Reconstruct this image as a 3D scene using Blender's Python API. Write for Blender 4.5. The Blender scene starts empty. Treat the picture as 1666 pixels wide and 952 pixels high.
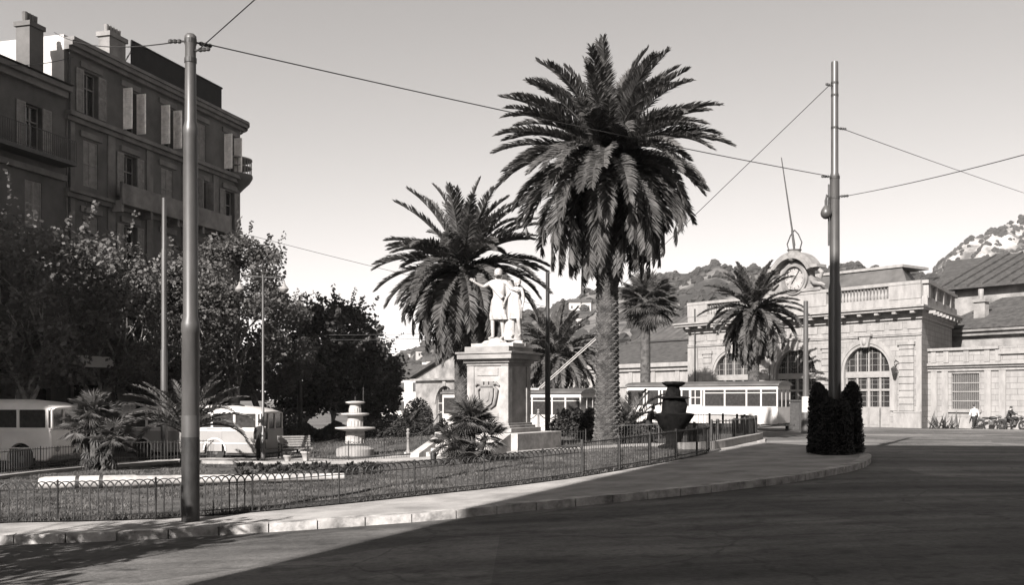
import bpy, bmesh, math, random
from mathutils import Vector, Matrix, geometry

C = bpy.context.scene.collection
rnd = random.Random(7)
R = math.radians
PI = math.pi

# ------------------------------------------------------------------ camera
F_PX, CX, HOR, CAM_Z = 1700.0, 833.0, 650.0, 2.8
cam_data = bpy.data.cameras.new('camera')
cam = bpy.data.objects.new('camera', cam_data)
C.objects.link(cam)
cam.location = (0, 0, CAM_Z)
cam.rotation_euler = (R(90), 0, 0)
cam_data.sensor_width = 36
cam_data.lens = 36 * F_PX / 1666.0
cam_data.shift_y = (HOR - 476.0) / 1666.0
cam_data.clip_end = 6000
bpy.context.scene.camera = cam

# ------------------------------------------------------------------ sky, sun, exposure
SUN_AZ, SUN_EL = 27.0, 31.0            # light travels towards +y, +x
w = bpy.data.worlds.new('World')
bpy.context.scene.world = w
w.use_nodes = True
wn = w.node_tree
bg = wn.nodes['Background']
sky = wn.nodes.new('ShaderNodeTexSky')
sky.sky_type = 'NISHITA'
sky.sun_disc = False
sky.sun_elevation = R(SUN_EL)
sky.sun_rotation = R(180 + SUN_AZ)
sky.air_density = 1.0
sky.dust_density = 0.8
bw = wn.nodes.new('ShaderNodeSeparateColor')          # the print was shot through an orange filter: red channel of the sky
tint = wn.nodes.new('ShaderNodeMix'); tint.data_type = 'RGBA'; tint.blend_type = 'MULTIPLY'
tint.inputs[0].default_value = 1.0
tint.inputs[7].default_value = (1.0, 0.955, 0.93, 1)
wn.links.new(sky.outputs[0], bw.inputs[0])
wn.links.new(bw.outputs[0], tint.inputs[6])
wn.links.new(tint.outputs[2], bg.inputs[0])
bg.inputs[1].default_value = 0.086
sun_d = bpy.data.lights.new('sun', 'SUN')
sun_d.energy = 5.0
sun_d.angle = R(0.5)
sun_d.color = (1.0, 0.955, 0.92)
sun = bpy.data.objects.new('sun', sun_d)
C.objects.link(sun)
ldir = Vector((math.sin(R(SUN_AZ)) * math.cos(R(SUN_EL)), math.cos(R(SUN_AZ)) * math.cos(R(SUN_EL)), -math.sin(R(SUN_EL))))
sun.rotation_euler = ldir.to_track_quat('-Z', 'Y').to_euler()
sun.location = (-30, -60, 60)
vs = bpy.context.scene.view_settings
vs.view_transform = 'Standard'; vs.look = 'None'; vs.gamma = 1.0
vs.exposure = 1.55
bpy.context.scene.render.film_transparent = False
bpy.context.scene.cycles.max_bounces = 5
bpy.context.scene.cycles.use_denoising = True

# ------------------------------------------------------------------ helpers
def S(t):
    t = max(0.0, min(1.0, t))
    return t * t * (3 - 2 * t)

def g(x, y):                                   # the square rises gently to the right and the middle
    return 0.75 * S((x + 12) / 24.0) - 0.003 * max(0.0, min(y, 140) - 40)

def at(px, py, d):
    return Vector(((px - CX) / F_PX * d, d, CAM_Z + (HOR - py) / F_PX * d))

def gp(px, py, dz=0.0):                        # a pixel of the photograph down to the ground
    d = 40.0
    for _ in range(60):
        x = (px - CX) / F_PX * d
        d2 = F_PX * (CAM_Z - g(x, d) - dz) / max(py - HOR, 5.0)
        d = 0.5 * d + 0.5 * d2
    x = (px - CX) / F_PX * d
    return Vector((x, d, g(x, d) + dz))

def on(px, d, dz=0.0):
    x = (px - CX) / F_PX * d
    return Vector((x, d, g(x, d) + dz))

MATS = {}
def mat(name, v, rough=0.85, var=0.25, scale=6.0, bump=0.0, spec=0.3, metal=0.0, detail=6.0, v2=None, stretch=None, bscale=None, lo=0.35, hi=0.65):
    if name in MATS: return MATS[name]
    m = bpy.data.materials.new(name); m.use_nodes = True
    nt = m.node_tree; b = nt.nodes['Principled BSDF']
    b.inputs['Roughness'].default_value = rough
    b.inputs['Metallic'].default_value = metal
    b.inputs['Specular IOR Level'].default_value = spec
    tc = nt.nodes.new('ShaderNodeTexCoord')
    src = tc.outputs['Object']
    if stretch:
        mp = nt.nodes.new('ShaderNodeMapping'); mp.inputs['Scale'].default_value = stretch
        nt.links.new(src, mp.inputs[0]); src = mp.outputs[0]
    n = nt.nodes.new('ShaderNodeTexNoise'); n.inputs['Scale'].default_value = scale; n.inputs['Detail'].default_value = detail
    n.inputs['Roughness'].default_value = 0.62
    nt.links.new(src, n.inputs['Vector'])
    r = nt.nodes.new('ShaderNodeValToRGB')
    a = v * (1 - var); c = v2 if v2 is not None else v * (1 + var)
    t = (1.0, 0.965, 0.935)
    r.color_ramp.elements[0].position = lo; r.color_ramp.elements[0].color = (a * t[0], a * t[1], a * t[2], 1)
    r.color_ramp.elements[1].position = hi; r.color_ramp.elements[1].color = (c * t[0], c * t[1], c * t[2], 1)
    nt.links.new(n.outputs['Fac'], r.inputs[0])
    nt.links.new(r.outputs[0], b.inputs['Base Color'])
    if bump:
        n2 = nt.nodes.new('ShaderNodeTexNoise'); n2.inputs['Scale'].default_value = bscale or scale * 4; n2.inputs['Detail'].default_value = 8
        nt.links.new(src, n2.inputs['Vector'])
        bp = nt.nodes.new('ShaderNodeBump'); bp.inputs['Strength'].default_value = bump; bp.inputs['Distance'].default_value = 0.05
        nt.links.new(n2.outputs['Fac'], bp.inputs['Height']); nt.links.new(bp.outputs[0], b.inputs['Normal'])
    MATS[name] = m
    return m

def leafmat(name, v, var=0.45, scale=1.2, trans=0.25):
    if name in MATS: return MATS[name]
    m = mat(name, v, rough=0.6, var=var, scale=scale, spec=0.25)
    nt = m.node_tree; b = nt.nodes['Principled BSDF']; out = nt.nodes['Material Output']
    tr = nt.nodes.new('ShaderNodeBsdfTranslucent'); tr.inputs[0].default_value = (v * 1.3, v * 1.25, v * 1.2, 1)
    mx = nt.nodes.new('ShaderNodeMixShader'); mx.inputs[0].default_value = trans
    nt.links.new(b.outputs[0], mx.inputs[1]); nt.links.new(tr.outputs[0], mx.inputs[2]); nt.links.new(mx.outputs[0], out.inputs[0])
    return m

M_STONE = mat('pale_limestone', 0.2, var=0.17, scale=2.4, bump=0.3, bscale=9, stretch=(1, 1, .35))
def ashlar(name, v, bw_=1.1, bh=.42):                           # coursed stone: fine joints and blocks of slightly different tone
    m = mat(name, v, var=0.14, scale=2.2, bump=0.25, bscale=9, stretch=(1, 1, .35)); nt = m.node_tree; b = nt.nodes['Principled BSDF']
    ramp = [n for n in nt.nodes if n.type == 'VALTORGB'][0]; tc = [n for n in nt.nodes if n.type == 'TEX_COORD'][0]
    sp = nt.nodes.new('ShaderNodeSeparateXYZ'); cb_ = nt.nodes.new('ShaderNodeCombineXYZ'); br = nt.nodes.new('ShaderNodeTexBrick')
    nt.links.new(tc.outputs['Object'], sp.inputs[0]); nt.links.new(sp.outputs[0], cb_.inputs[0]); nt.links.new(sp.outputs[2], cb_.inputs[1]); nt.links.new(cb_.outputs[0], br.inputs['Vector'])
    br.inputs['Scale'].default_value = 1; br.inputs['Brick Width'].default_value = bw_; br.inputs['Row Height'].default_value = bh; br.inputs['Mortar Size'].default_value = .022
    br.inputs['Color1'].default_value = (1, 1, 1, 1); br.inputs['Color2'].default_value = (.84, .84, .84, 1); br.inputs['Mortar'].default_value = (.55, .55, .55, 1)
    mx = nt.nodes.new('ShaderNodeMix'); mx.data_type = 'RGBA'; mx.blend_type = 'MULTIPLY'; mx.inputs[0].default_value = 1
    nt.links.new(ramp.outputs[0], mx.inputs[6]); nt.links.new(br.outputs['Color'], mx.inputs[7]); nt.links.new(mx.outputs[2], b.inputs['Base Color'])
    return m
M_ASHLAR = ashlar('coursed_limestone', 0.21)
M_STONE2 = mat('weathered_limestone', 0.16, var=0.35, scale=0.8, bump=0.3, bscale=8)
M_STATUE = mat('white_marble', 0.28, rough=0.65, var=0.3, scale=2.2, bump=.15, bscale=14)
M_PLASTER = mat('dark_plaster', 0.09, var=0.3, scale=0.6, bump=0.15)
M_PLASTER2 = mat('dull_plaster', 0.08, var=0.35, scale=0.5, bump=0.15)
M_TRIM = mat('grey_trim', 0.13, var=0.3, scale=1.0)
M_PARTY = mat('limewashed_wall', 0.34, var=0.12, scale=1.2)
M_ROOF = mat('old_roof_tiles', 0.045, var=0.35, scale=2.0, bump=0.3)
M_ROOF2 = mat('zinc_roof', 0.07, var=0.3, scale=0.7, rough=0.55)
M_GLASS = mat('dark_window_glass', 0.02, rough=0.12, var=0.3, spec=0.6)
M_SHUT = mat('grey_shutters', 0.2, var=0.2, scale=4)
M_SHUT_LIT = mat('sunlit_shutters', 0.8, var=0.15, scale=4)  # sun on the outstanding leaves, put into a brighter colour
M_WHITE = mat('white_paint', 0.36, rough=0.45, var=0.06, scale=2)
M_FRAME = mat('cream_paint', 0.2, rough=0.5, var=0.12, scale=3)
M_DARK = mat('dark_iron', 0.03, rough=0.5, var=0.4, scale=9)
M_POLE = mat('grey_painted_steel', 0.052, rough=0.42, var=0.22, scale=2.5, spec=0.5, stretch=(1, 1, .35))
M_POLED = mat('dark_steel', 0.02, rough=0.55, var=0.5, scale=4, stretch=(1, 1, .4))
M_WIRE = mat('cable', 0.02, rough=0.6)
M_BARK = mat('plane_bark', 0.16, var=0.5, scale=3, bump=0.4)
M_PTRUNK = mat('palm_trunk_bark', 0.055, var=0.55, scale=3.5, bump=0.6)
M_FROND = leafmat('palm_fronds', 0.066, var=0.45, scale=1.5, trans=0.22)
M_FROND2 = leafmat('fan_palm_leaves', 0.065, var=0.4, scale=2.0, trans=0.18)
M_DEAD = leafmat('dry_fronds', 0.035, var=0.5, scale=2.0, trans=0.1)
M_LEAF = leafmat('plane_leaves', 0.085, var=0.4, scale=0.6, trans=0.3)
M_LEAFD = leafmat('holm_oak_leaves', 0.034, var=0.5, scale=0.6, trans=0.12)
M_HEDGE = leafmat('hedge_leaves', 0.025, var=0.5, scale=1.5, trans=0.1)
M_GRASS = leafmat('grass_blades', 0.074, var=0.65, scale=0.9, trans=0.2)
M_RUBBER = mat('rubber', 0.02, rough=0.8)
M_CLOTHD = mat('dark_cloth', 0.018, rough=0.95, scale=12)
M_CLOTHL = mat('pale_cloth', 0.45, rough=0.95, scale=12)
M_SKIN = mat('skin', 0.3, rough=0.6, var=0.08)
M_HAIR = mat('dark_hair', 0.02, rough=0.7)
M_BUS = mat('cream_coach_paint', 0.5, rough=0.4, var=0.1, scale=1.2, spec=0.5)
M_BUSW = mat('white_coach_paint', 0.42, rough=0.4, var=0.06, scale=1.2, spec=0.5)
M_DKSTONE = mat('dark_stone', 0.006, var=0.6, scale=5, bump=0.5, spec=.08)  # near-black stone, tone varied at random
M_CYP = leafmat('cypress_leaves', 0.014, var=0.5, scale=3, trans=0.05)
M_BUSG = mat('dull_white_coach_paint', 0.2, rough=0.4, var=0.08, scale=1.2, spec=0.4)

class MB:
    def __init__(s): s.v = []; s.f = []
    def add(s, vs, fs):
        o = len(s.v); s.v.extend([tuple(p) for p in vs]); s.f.extend([tuple(i + o for i in f) for f in fs]); return s
    def box(s, x0, x1, y0, y1, z0, z1):
        return s.add([(x0,y0,z0),(x1,y0,z0),(x1,y1,z0),(x0,y1,z0),(x0,y0,z1),(x1,y0,z1),(x1,y1,z1),(x0,y1,z1)],
                     [(0,3,2,1),(4,5,6,7),(0,1,5,4),(1,2,6,5),(2,3,7,6),(3,0,4,7)])
    def tube(s, p0, p1, r0, r1=None, n=8, caps=True):
        return s.path([p0, p1], [r0, r0 if r1 is None else r1], n, caps)
    def path(s, pts, rs, n=8, caps=True):
        pts = [Vector(p) for p in pts]
        if not isinstance(rs, (list, tuple)): rs = [rs] * len(pts)
        vs, fs = [], []
        t0 = (pts[1] - pts[0]).normalized()
        a = t0.orthogonal().normalized()
        for i, p in enumerate(pts):
            t = (pts[min(i + 1, len(pts) - 1)] - pts[max(i - 1, 0)]).normalized()
            a = (a - t * a.dot(t))
            a = a.normalized() if a.length > 1e-6 else t.orthogonal().normalized()
            b = t.cross(a)
            for k in range(n):
                q = 2 * PI * k / n
                vs.append(p + (a * math.cos(q) + b * math.sin(q)) * rs[i])
        for i in range(len(pts) - 1):
            for k in range(n):
                k2 = (k + 1) % n
                fs.append((i * n + k, i * n + k2, (i + 1) * n + k2, (i + 1) * n + k))
        if caps:
            fs.append(tuple(range(n - 1, -1, -1))); fs.append(tuple((len(pts) - 1) * n + k for k in range(n)))
        return s.add(vs, fs)
    def lathe(s, prof, c=(0, 0, 0), n=24, sx=1.0, sy=1.0, a0=0.0, a1=2 * PI):
        full = abs(a1 - a0 - 2 * PI) < 1e-6
        m = n if full else n + 1
        vs, fs = [], []
        for r, z in prof:
            for k in range(m):
                q = a0 + (a1 - a0) * k / n
                vs.append((c[0] + r * math.cos(q) * sx, c[1] + r * math.sin(q) * sy, c[2] + z))
        for i in range(len(prof) - 1):
            for k in range(n):
                k2 = (k + 1) % m
                fs.append((i * m + k, i * m + k2, (i + 1) * m + k2, (i + 1) * m + k))
        if full:
            if prof[0][0] > 1e-4: fs.append(tuple(range(m - 1, -1, -1)))
            if prof[-1][0] > 1e-4: fs.append(tuple((len(prof) - 1) * m + k for k in range(m)))
        return s.add(vs, fs)
    def prism(s, poly, y0, y1):               # poly in x,z (counter-clockwise seen from the front), extruded along y
        n = len(poly)
        vs = [(x, y0, z) for x, z in poly] + [(x, y1, z) for x, z in poly]
        fs = [tuple(range(n)), tuple(range(2 * n - 1, n - 1, -1))]
        for i in range(n):
            j = (i + 1) % n
            fs.append((j, i, n + i, n + j))
        return s.add(vs, fs)
    def prism_x(s, poly, x0, x1):             # poly in y,z, extruded along x
        n = len(poly)
        vs = [(x0, y, z) for y, z in poly] + [(x1, y, z) for y, z in poly]
        fs = [tuple(range(n - 1, -1, -1)), tuple(range(n, 2 * n))]
        for i in range(n):
            j = (i + 1) % n
            fs.append((i, j, n + j, n + i))
        return s.add(vs, fs)
    def ball(s, c, r, n=10, sz=None):
        rx, ry, rz = (r, r, r) if not isinstance(r, (tuple, list)) else r
        prof = [(math.cos(a), math.sin(a)) for a in [(-PI / 2) + PI * i / n for i in range(n + 1)]]
        vs, fs = [], []
        for q, z in prof:
            for k in range(n * 2):
                t = PI * k / n
                vs.append((c[0] + q * math.cos(t) * rx, c[1] + q * math.sin(t) * ry, c[2] + z * rz))
        m = 2 * n
        for i in range(n):
            for k in range(m):
                fs.append((i * m + k, i * m + (k + 1) % m, (i + 1) * m + (k + 1) % m, (i + 1) * m + k))
        return s.add(vs, fs)
    def build(s, name, m, parent=None, world=False, smooth=False, loc=None, bevel=0.0, fix=True):
        me = bpy.data.meshes.new(name)
        vs = s.v
        if world and parent is not None:
            inv = WM[parent].inverted()
            vs = [tuple(inv @ Vector(p)) for p in vs]
        if loc is not None:
            vs = [(p[0] - loc[0], p[1] - loc[1], p[2] - loc[2]) for p in vs]
        me.from_pydata(vs, [], s.f)
        if m: me.materials.append(m)
        if fix:
            b = bmesh.new(); b.from_mesh(me); bmesh.ops.recalc_face_normals(b, faces=b.faces); b.to_mesh(me); b.free()
        if smooth:
            for p in me.polygons: p.use_smooth = True
            me.set_sharp_from_angle(angle=R(42))
        o = bpy.data.objects.new(name, me); C.objects.link(o)
        if loc is not None: o.location = loc
        if parent is not None: o.parent = parent
        if bevel:
            bv = o.modifiers.new('bevel', 'BEVEL'); bv.width = bevel; bv.segments = 3; bv.limit_method = 'ANGLE'
        return o

WM = {}
def thing(name, label, cat, loc=(0, 0, 0), rz=0.0, group=None):
    o = bpy.data.objects.new(name, None); C.objects.link(o)
    o.location = loc; o.rotation_euler = (0, 0, rz); o.empty_display_size = 0.3
    o['label'] = label; o['category'] = cat
    if group: o['group'] = group
    WM[o] = Matrix.Translation(Vector(loc)) @ Matrix.Rotation(rz, 4, 'Z')
    return o
def tag(o, label, cat, group=None, kind=None):
    o['label'] = label; o['category'] = cat
    if group: o['group'] = group
    if kind: o['kind'] = kind
    return o
def struct(o, label=None):
    o['kind'] = 'structure'
    if label: o['label'] = label; o['category'] = o.name.split('.')[0].replace('_', ' ')
    return o
def dup(root, loc, rz=0.0, label=None, group=None, scale=None):
    r = root.copy(); C.objects.link(r); r.location = loc; r.rotation_euler = (0, 0, rz)
    if scale: r.scale = (scale,) * 3
    if label: r['label'] = label
    if group: r['group'] = group
    for ch in list(root.children):
        c = ch.copy(); C.objects.link(c); c.parent = r
        for gch in list(ch.children):
            d = gch.copy(); C.objects.link(d); d.parent = c
    return r

def drape(poly, zf, spacing):
    """a sheet over the ground inside a 2-D polygon"""
    pts = [Vector((p[0], p[1])) for p in poly]
    dense = []
    for i, p in enumerate(pts):
        q = pts[(i + 1) % len(pts)]
        k = max(1, int((q - p).length / spacing))
        dense += [p.lerp(q, j / k) for j in range(k)]
    n = len(dense)
    xs = [p.x for p in dense]; ys = [p.y for p in dense]
    inner = []
    y = min(ys) + spacing / 2
    while y < max(ys):
        x = min(xs) + spacing / 2
        while x < max(xs):
            inner.append(Vector((x + rnd.uniform(-.1, .1) * spacing, y + rnd.uniform(-.1, .1) * spacing))); x += spacing
        y += spacing
    r = geometry.delaunay_2d_cdt(dense + inner, [(i, (i + 1) % n) for i in range(n)], [list(range(n))], 2, 1e-4)
    mb = MB()
    mb.add([(p.x, p.y, zf(p.x, p.y)) for p in r[0]], [tuple(f) for f in r[2]])
    return mb
def flatsheet(mb, name, m):
    o = mb.build(name, m, smooth=True)
    return o
def smoothpath(pts, n=4):
    pts = [Vector(p) for p in pts]; out = []
    for i in range(len(pts) - 1):
        p0 = pts[max(i - 1, 0)]; p1 = pts[i]; p2 = pts[i + 1]; p3 = pts[min(i + 2, len(pts) - 1)]
        for k in range(n):
            t = k / n
            out.append(0.5 * ((2 * p1) + (p2 - p0) * t + (2 * p0 - 5 * p1 + 4 * p2 - p3) * t * t + (-p0 + 3 * p1 - 3 * p2 + p3) * t ** 3))
    out.append(pts[-1]); return out
def resample(pts, step):
    pts = [Vector(p) for p in pts]; out = [pts[0].copy()]; carry = 0.0
    for a, b in zip(pts, pts[1:]):
        L = (b - a).length; t = step - carry
        while t <= L:
            out.append(a.lerp(b, t / L)); t += step
        carry = L - (t - step)
    return out
def sweep(path, left, right, zlo, zhi, mb=None, closed=False):
    """a rectangular strip (kerb) along a path; left/right offsets, heights over the ground"""
    mb = mb or MB()
    path = [Vector((p[0], p[1])) for p in path]; vs, fs = [], []
    n = len(path)
    for i, p in enumerate(path):
        a = path[(i - 1) % n] if closed else path[max(i - 1, 0)]
        b = path[(i + 1) % n] if closed else path[min(i + 1, n - 1)]
        t = (b - a).normalized(); nn = Vector((-t.y, t.x))
        for off, z in ((left, zlo), (left, zhi), (right, zhi), (right, zlo)):
            q = p + nn * off
            vs.append((q.x, q.y, g(q.x, q.y) + z))
    for i in range(n if closed else n - 1):
        j = (i + 1) % n
        for k in range(4):
            k2 = (k + 1) % 4
            fs.append((i * 4 + k, i * 4 + k2, j * 4 + k2, j * 4 + k))
    if not closed:
        fs.append((0, 1, 2, 3)); fs.append(((n - 1) * 4 + 3, (n - 1) * 4 + 2, (n - 1) * 4 + 1, (n - 1) * 4))
    return mb.add(vs, fs)
def inside(poly, x, y):
    c = False; n = len(poly); j = n - 1
    for i in range(n):
        xi, yi = poly[i][0], poly[i][1]; xj, yj = poly[j][0], poly[j][1]
        if (yi > y) != (yj > y) and x < (xj - xi) * (y - yi) / (yj - yi) + xi: c = not c
        j = i
    return c
def wall(mb, x0, x1, z0, z1, y, holes, depth):
    """front face at local y with rectangular holes (x0,x1,z0,z1) and reveals going back"""
    xs = sorted({x0, x1, *[h[0] for h in holes], *[h[1] for h in holes]})
    zs = sorted({z0, z1, *[h[2] for h in holes], *[h[3] for h in holes]})
    xs = [x for x in xs if x0 <= x <= x1]; zs = [z for z in zs if z0 <= z <= z1]
    for a, b in zip(xs, xs[1:]):
        for c, d in zip(zs, zs[1:]):
            mx, mz = (a + b) / 2, (c + d) / 2
            if any(h[0] < mx < h[1] and h[2] < mz < h[3] for h in holes): continue
            mb.add([(a, y, c), (b, y, c), (b, y, d), (a, y, d)], [(0, 1, 2, 3)])
    for h in holes:
        a, b, c, d = h
        mb.add([(a,y,c),(b,y,c),(b,y,d),(a,y,d),(a,y+depth,c),(b,y+depth,c),(b,y+depth,d),(a,y+depth,d)],
               [(0,1,5,4),(1,2,6,5),(2,3,7,6),(3,0,4,7)])
    return mb
# ================================================================== ground
M_ROAD = mat('worn_asphalt', 0.094, var=0.3, scale=0.35, bump=0.3, bscale=14, rough=0.85, detail=10)
def road_wear(m):                                            # repaired patches, tyre-polished streaks and oil spots
    nt = m.node_tree; b = nt.nodes['Principled BSDF']; ramp = [n for n in nt.nodes if n.type == 'VALTORGB'][0]
    tc = [n for n in nt.nodes if n.type == 'TEX_COORD'][0]
    vo = nt.nodes.new('ShaderNodeTexVoronoi'); vo.inputs['Scale'].default_value = .16; vo.inputs['Randomness'].default_value = .9
    mp = nt.nodes.new('ShaderNodeMapping'); mp.inputs['Scale'].default_value = (.09, .9, 1); mp.inputs['Rotation'].default_value = (0, 0, R(-32))
    st = nt.nodes.new('ShaderNodeTexNoise'); st.inputs['Scale'].default_value = 1.0; st.inputs['Detail'].default_value = 7
    sp = nt.nodes.new('ShaderNodeTexNoise'); sp.inputs['Scale'].default_value = 1.9; sp.inputs['Detail'].default_value = 3
    nt.links.new(tc.outputs['Object'], vo.inputs['Vector']); nt.links.new(tc.outputs['Object'], mp.inputs[0]); nt.links.new(mp.outputs[0], st.inputs['Vector']); nt.links.new(tc.outputs['Object'], sp.inputs['Vector'])
    def rng(src, a0, a1, b0, b1):
        r = nt.nodes.new('ShaderNodeMapRange'); r.inputs[1].default_value = a0; r.inputs[2].default_value = a1; r.inputs[3].default_value = b0; r.inputs[4].default_value = b1
        nt.links.new(src, r.inputs[0]); return r.outputs[0]
    sep = nt.nodes.new('ShaderNodeSeparateColor'); nt.links.new(vo.outputs['Color'], sep.inputs[0])
    cr = nt.nodes.new('ShaderNodeTexVoronoi'); cr.feature = 'DISTANCE_TO_EDGE'; cr.inputs['Scale'].default_value = .22
    gr = nt.nodes.new('ShaderNodeTexNoise'); gr.inputs['Scale'].default_value = 9.0; gr.inputs['Detail'].default_value = 10; gr.inputs['Roughness'].default_value = .8
    nt.links.new(tc.outputs['Object'], gr.inputs['Vector'])
    wv = nt.nodes.new('ShaderNodeTexNoise'); wv.inputs['Scale'].default_value = 1.1; wv.inputs['Detail'].default_value = 6
    av = nt.nodes.new('ShaderNodeVectorMath'); av.operation = 'ADD'
    nt.links.new(tc.outputs['Object'], wv.inputs['Vector']); nt.links.new(tc.outputs['Object'], av.inputs[0]); nt.links.new(wv.outputs['Color'], av.inputs[1]); nt.links.new(av.outputs[0], cr.inputs['Vector'])
    vals = [rng(sep.outputs[0], 0, 1, .7, 1.3), rng(st.outputs['Fac'], .35, .65, .6, 1.4), rng(sp.outputs['Fac'], .28, .45, .5, 1.0), rng(gr.outputs['Fac'], .3, .7, .55, 1.45), rng(cr.outputs['Distance'], .0, .012, .6, 1.0)]
    cur = ramp.outputs[0]
    for v in vals:
        mx = nt.nodes.new('ShaderNodeMix'); mx.data_type = 'RGBA'; mx.blend_type = 'MULTIPLY'; mx.inputs[0].default_value = 1
        nt.links.new(cur, mx.inputs[6]); nt.links.new(v, mx.inputs[7]); cur = mx.outputs[2]
    nt.links.new(cur, b.inputs['Base Color'])
road_wear(M_ROAD)
M_PAVE = mat('dusty_pavement', 0.23, var=0.3, scale=0.9, bump=0.2, bscale=16, rough=0.9, detail=9)
M_KERB = mat('kerb_stone', 0.28, var=0.55, scale=2.2, bump=0.35, bscale=10)
M_SOIL = mat('lawn_soil', 0.05, var=0.55, scale=1.2, bump=0.4, bscale=10)
M_GRAVEL = mat('pale_path_gravel', 0.26, var=0.25, scale=3, bump=0.2)

from mathutils import noise
def ground_sheet():
    xs = [-1500, -700, -300, -150, -90] + [-60 + 2 * i for i in range(66)] + [90, 150, 300, 700, 1500]
    ys = [-120, -60, -20] + [-10 + 2 * i for i in range(80)] + [165, 200, 300, 600, 1500, 3000]
    mb = MB(); n = len(xs)
    mb.add([(x, y, g(x, y)) for y in ys for x in xs],
           [(j * n + i, j * n + i + 1, (j + 1) * n + i + 1, (j + 1) * n + i) for j in range(len(ys) - 1) for i in range(n - 1)])
    o = mb.build('ground', M_ROAD, smooth=True); struct(o)
ground_sheet()

PZ = 0.17                                                   # height of the island above the road
front = [(-160, 884), (-60, 876), (0, 873), (150, 868), (300, 861), (450, 852), (600, 842), (720, 833), (850, 820), (1000, 806), (1150, 791), (1280, 776), (1370, 761), (1405, 752), (1417, 743)]
back = [(1405, 735), (1368, 729), (1300, 724), (1246, 721), (1236, 712), (1150, 705), (1000, 699), (850, 697), (700, 699), (560, 712), (470, 737), (330, 746), (200, 752), (60, 764), (-120, 786), (-230, 830)]
isl = [gp(px, py, PZ) for px, py in front] + [gp(px, py, PZ) for px, py in back]
isl = smoothpath(isl + [isl[0]], 3)[:-1]
isl2 = [(p.x, p.y) for p in isl]
struct(drape(isl2, lambda x, y: g(x, y) + PZ, 1.1).build('pavement', M_PAVE, smooth=True))
nk = len(isl2)
area = sum(isl2[i][0] * isl2[(i + 1) % nk][1] - isl2[(i + 1) % nk][0] * isl2[i][1] for i in range(nk))
inn = 0.34 if area > 0 else -0.34
kp_ = resample([(p[0], p[1], 0) for p in isl2 + [isl2[0]]], 0.95); km = MB()
for a_, b_ in zip(kp_, kp_[1:]):                             # separate stones with open joints, a little out of line
    t_ = (b_ - a_).normalized() * .012; j_ = rnd.uniform(-.012, .012); o_ = (-0.02 if area > 0 else 0.02) + rnd.uniform(-.012, .012)
    sweep([a_ + t_, a_.lerp(b_, .5), b_ - t_], o_, inn, -0.1, PZ + 0.008 + j_ * .6, km)
struct(km.build('kerb', M_KERB))

# near lawn, far lawn, station forecourt
nl_front = [(-70, 858), (10, 852), (120, 850), (220, 847), (320, 842), (420, 834), (560, 821), (700, 806), (830, 792), (950, 776), (1060, 757), (1120, 746), (1152, 739)]
nl_back = [(1140, 730), (1060, 728), (950, 733), (830, 741), (720, 749), (620, 754), (500, 758), (400, 757), (300, 756), (230, 760), (90, 771), (-60, 790)]
nlf = smoothpath([gp(px, py, PZ) for px, py in nl_front], 4); nlb = smoothpath([gp(px, py, PZ) for px, py in nl_back], 4)
near_poly = [(p.x, p.y) for p in nlf + nlb]
struct(drape(near_poly, lambda x, y: g(x, y) + PZ + 0.03, 1.0).build('near_lawn', M_SOIL, smooth=True)).name = 'lawn'
fl_pts = [(470, 744), (560, 748), (640, 742), (720, 738), (830, 733), (950, 727), (1020, 724), (1060, 716), (1000, 703), (900, 701), (760, 702), (640, 704), (560, 715), (500, 730)]
far_poly = [(p.x, p.y) for p in [gp(a, b, PZ) for a, b in fl_pts]]
fcx = sum(p[0] for p in far_poly) / len(far_poly); fcy = sum(p[1] for p in far_poly) / len(far_poly)
def far_z(x, y):
    return g(x, y) + PZ + 0.03 + 0.28 * S(1.25 - ((x - fcx) / 9.0) ** 2 - ((y - fcy) / 7.5) ** 2)
struct(drape(far_poly, far_z, 0.8).build('lawn', M_SOIL, smooth=True))
bk = [(p.x, p.y) for p in nlb]
tag(sweep(bk[2:], -0.12, 0.12, PZ - 0.02, PZ + 0.16).build('lawn_border', M_STONE), 'pale stone edging along the back of the near lawn', 'edging')
def grass(poly, zf, n, name, hmin=0.05, hmax=0.11):
    mb = MB(); xs = [p[0] for p in poly]; ys = [p[1] for p in poly]; k = 0
    while k < n:
        x = rnd.uniform(min(xs), max(xs)); y = rnd.uniform(min(ys), max(ys))
        if not inside(poly, x, y): continue
        nv = noise.fractal(Vector((x * .55, y * .55, 3.0)), .8, 2.0, 4)
        k += 1
        if nv < -.1 and rnd.random() < .85: continue
        z = zf(x, y); a = rnd.uniform(0, 2 * PI); h = rnd.uniform(hmin, hmax) * (1 + .7 * max(-.4, min(1, nv * 2))); wd = 0.008 + h * .1
        dx, dy = math.cos(a) * wd, math.sin(a) * wd
        lx, ly = rnd.uniform(-.06, .06), rnd.uniform(-.06, .06)
        mb.add([(x - dx, y - dy, z - .01), (x + dx, y + dy, z - .01), (x + lx, y + ly, z + h)], [(0, 1, 2)])
    o = mb.build(name, M_GRASS, fix=False); o['kind'] = 'stuff'; return o
tag(grass(near_poly, lambda x, y: g(x, y) + PZ + .03, 170000, 'grass', .03, .065), 'rough short grass on the near lawn behind the hooped fence', 'grass', kind='stuff')
tag(grass(far_poly, far_z, 40000, 'grass'), 'short grass on the raised lawn round the pale fountain and monument', 'grass', kind='stuff')

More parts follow.
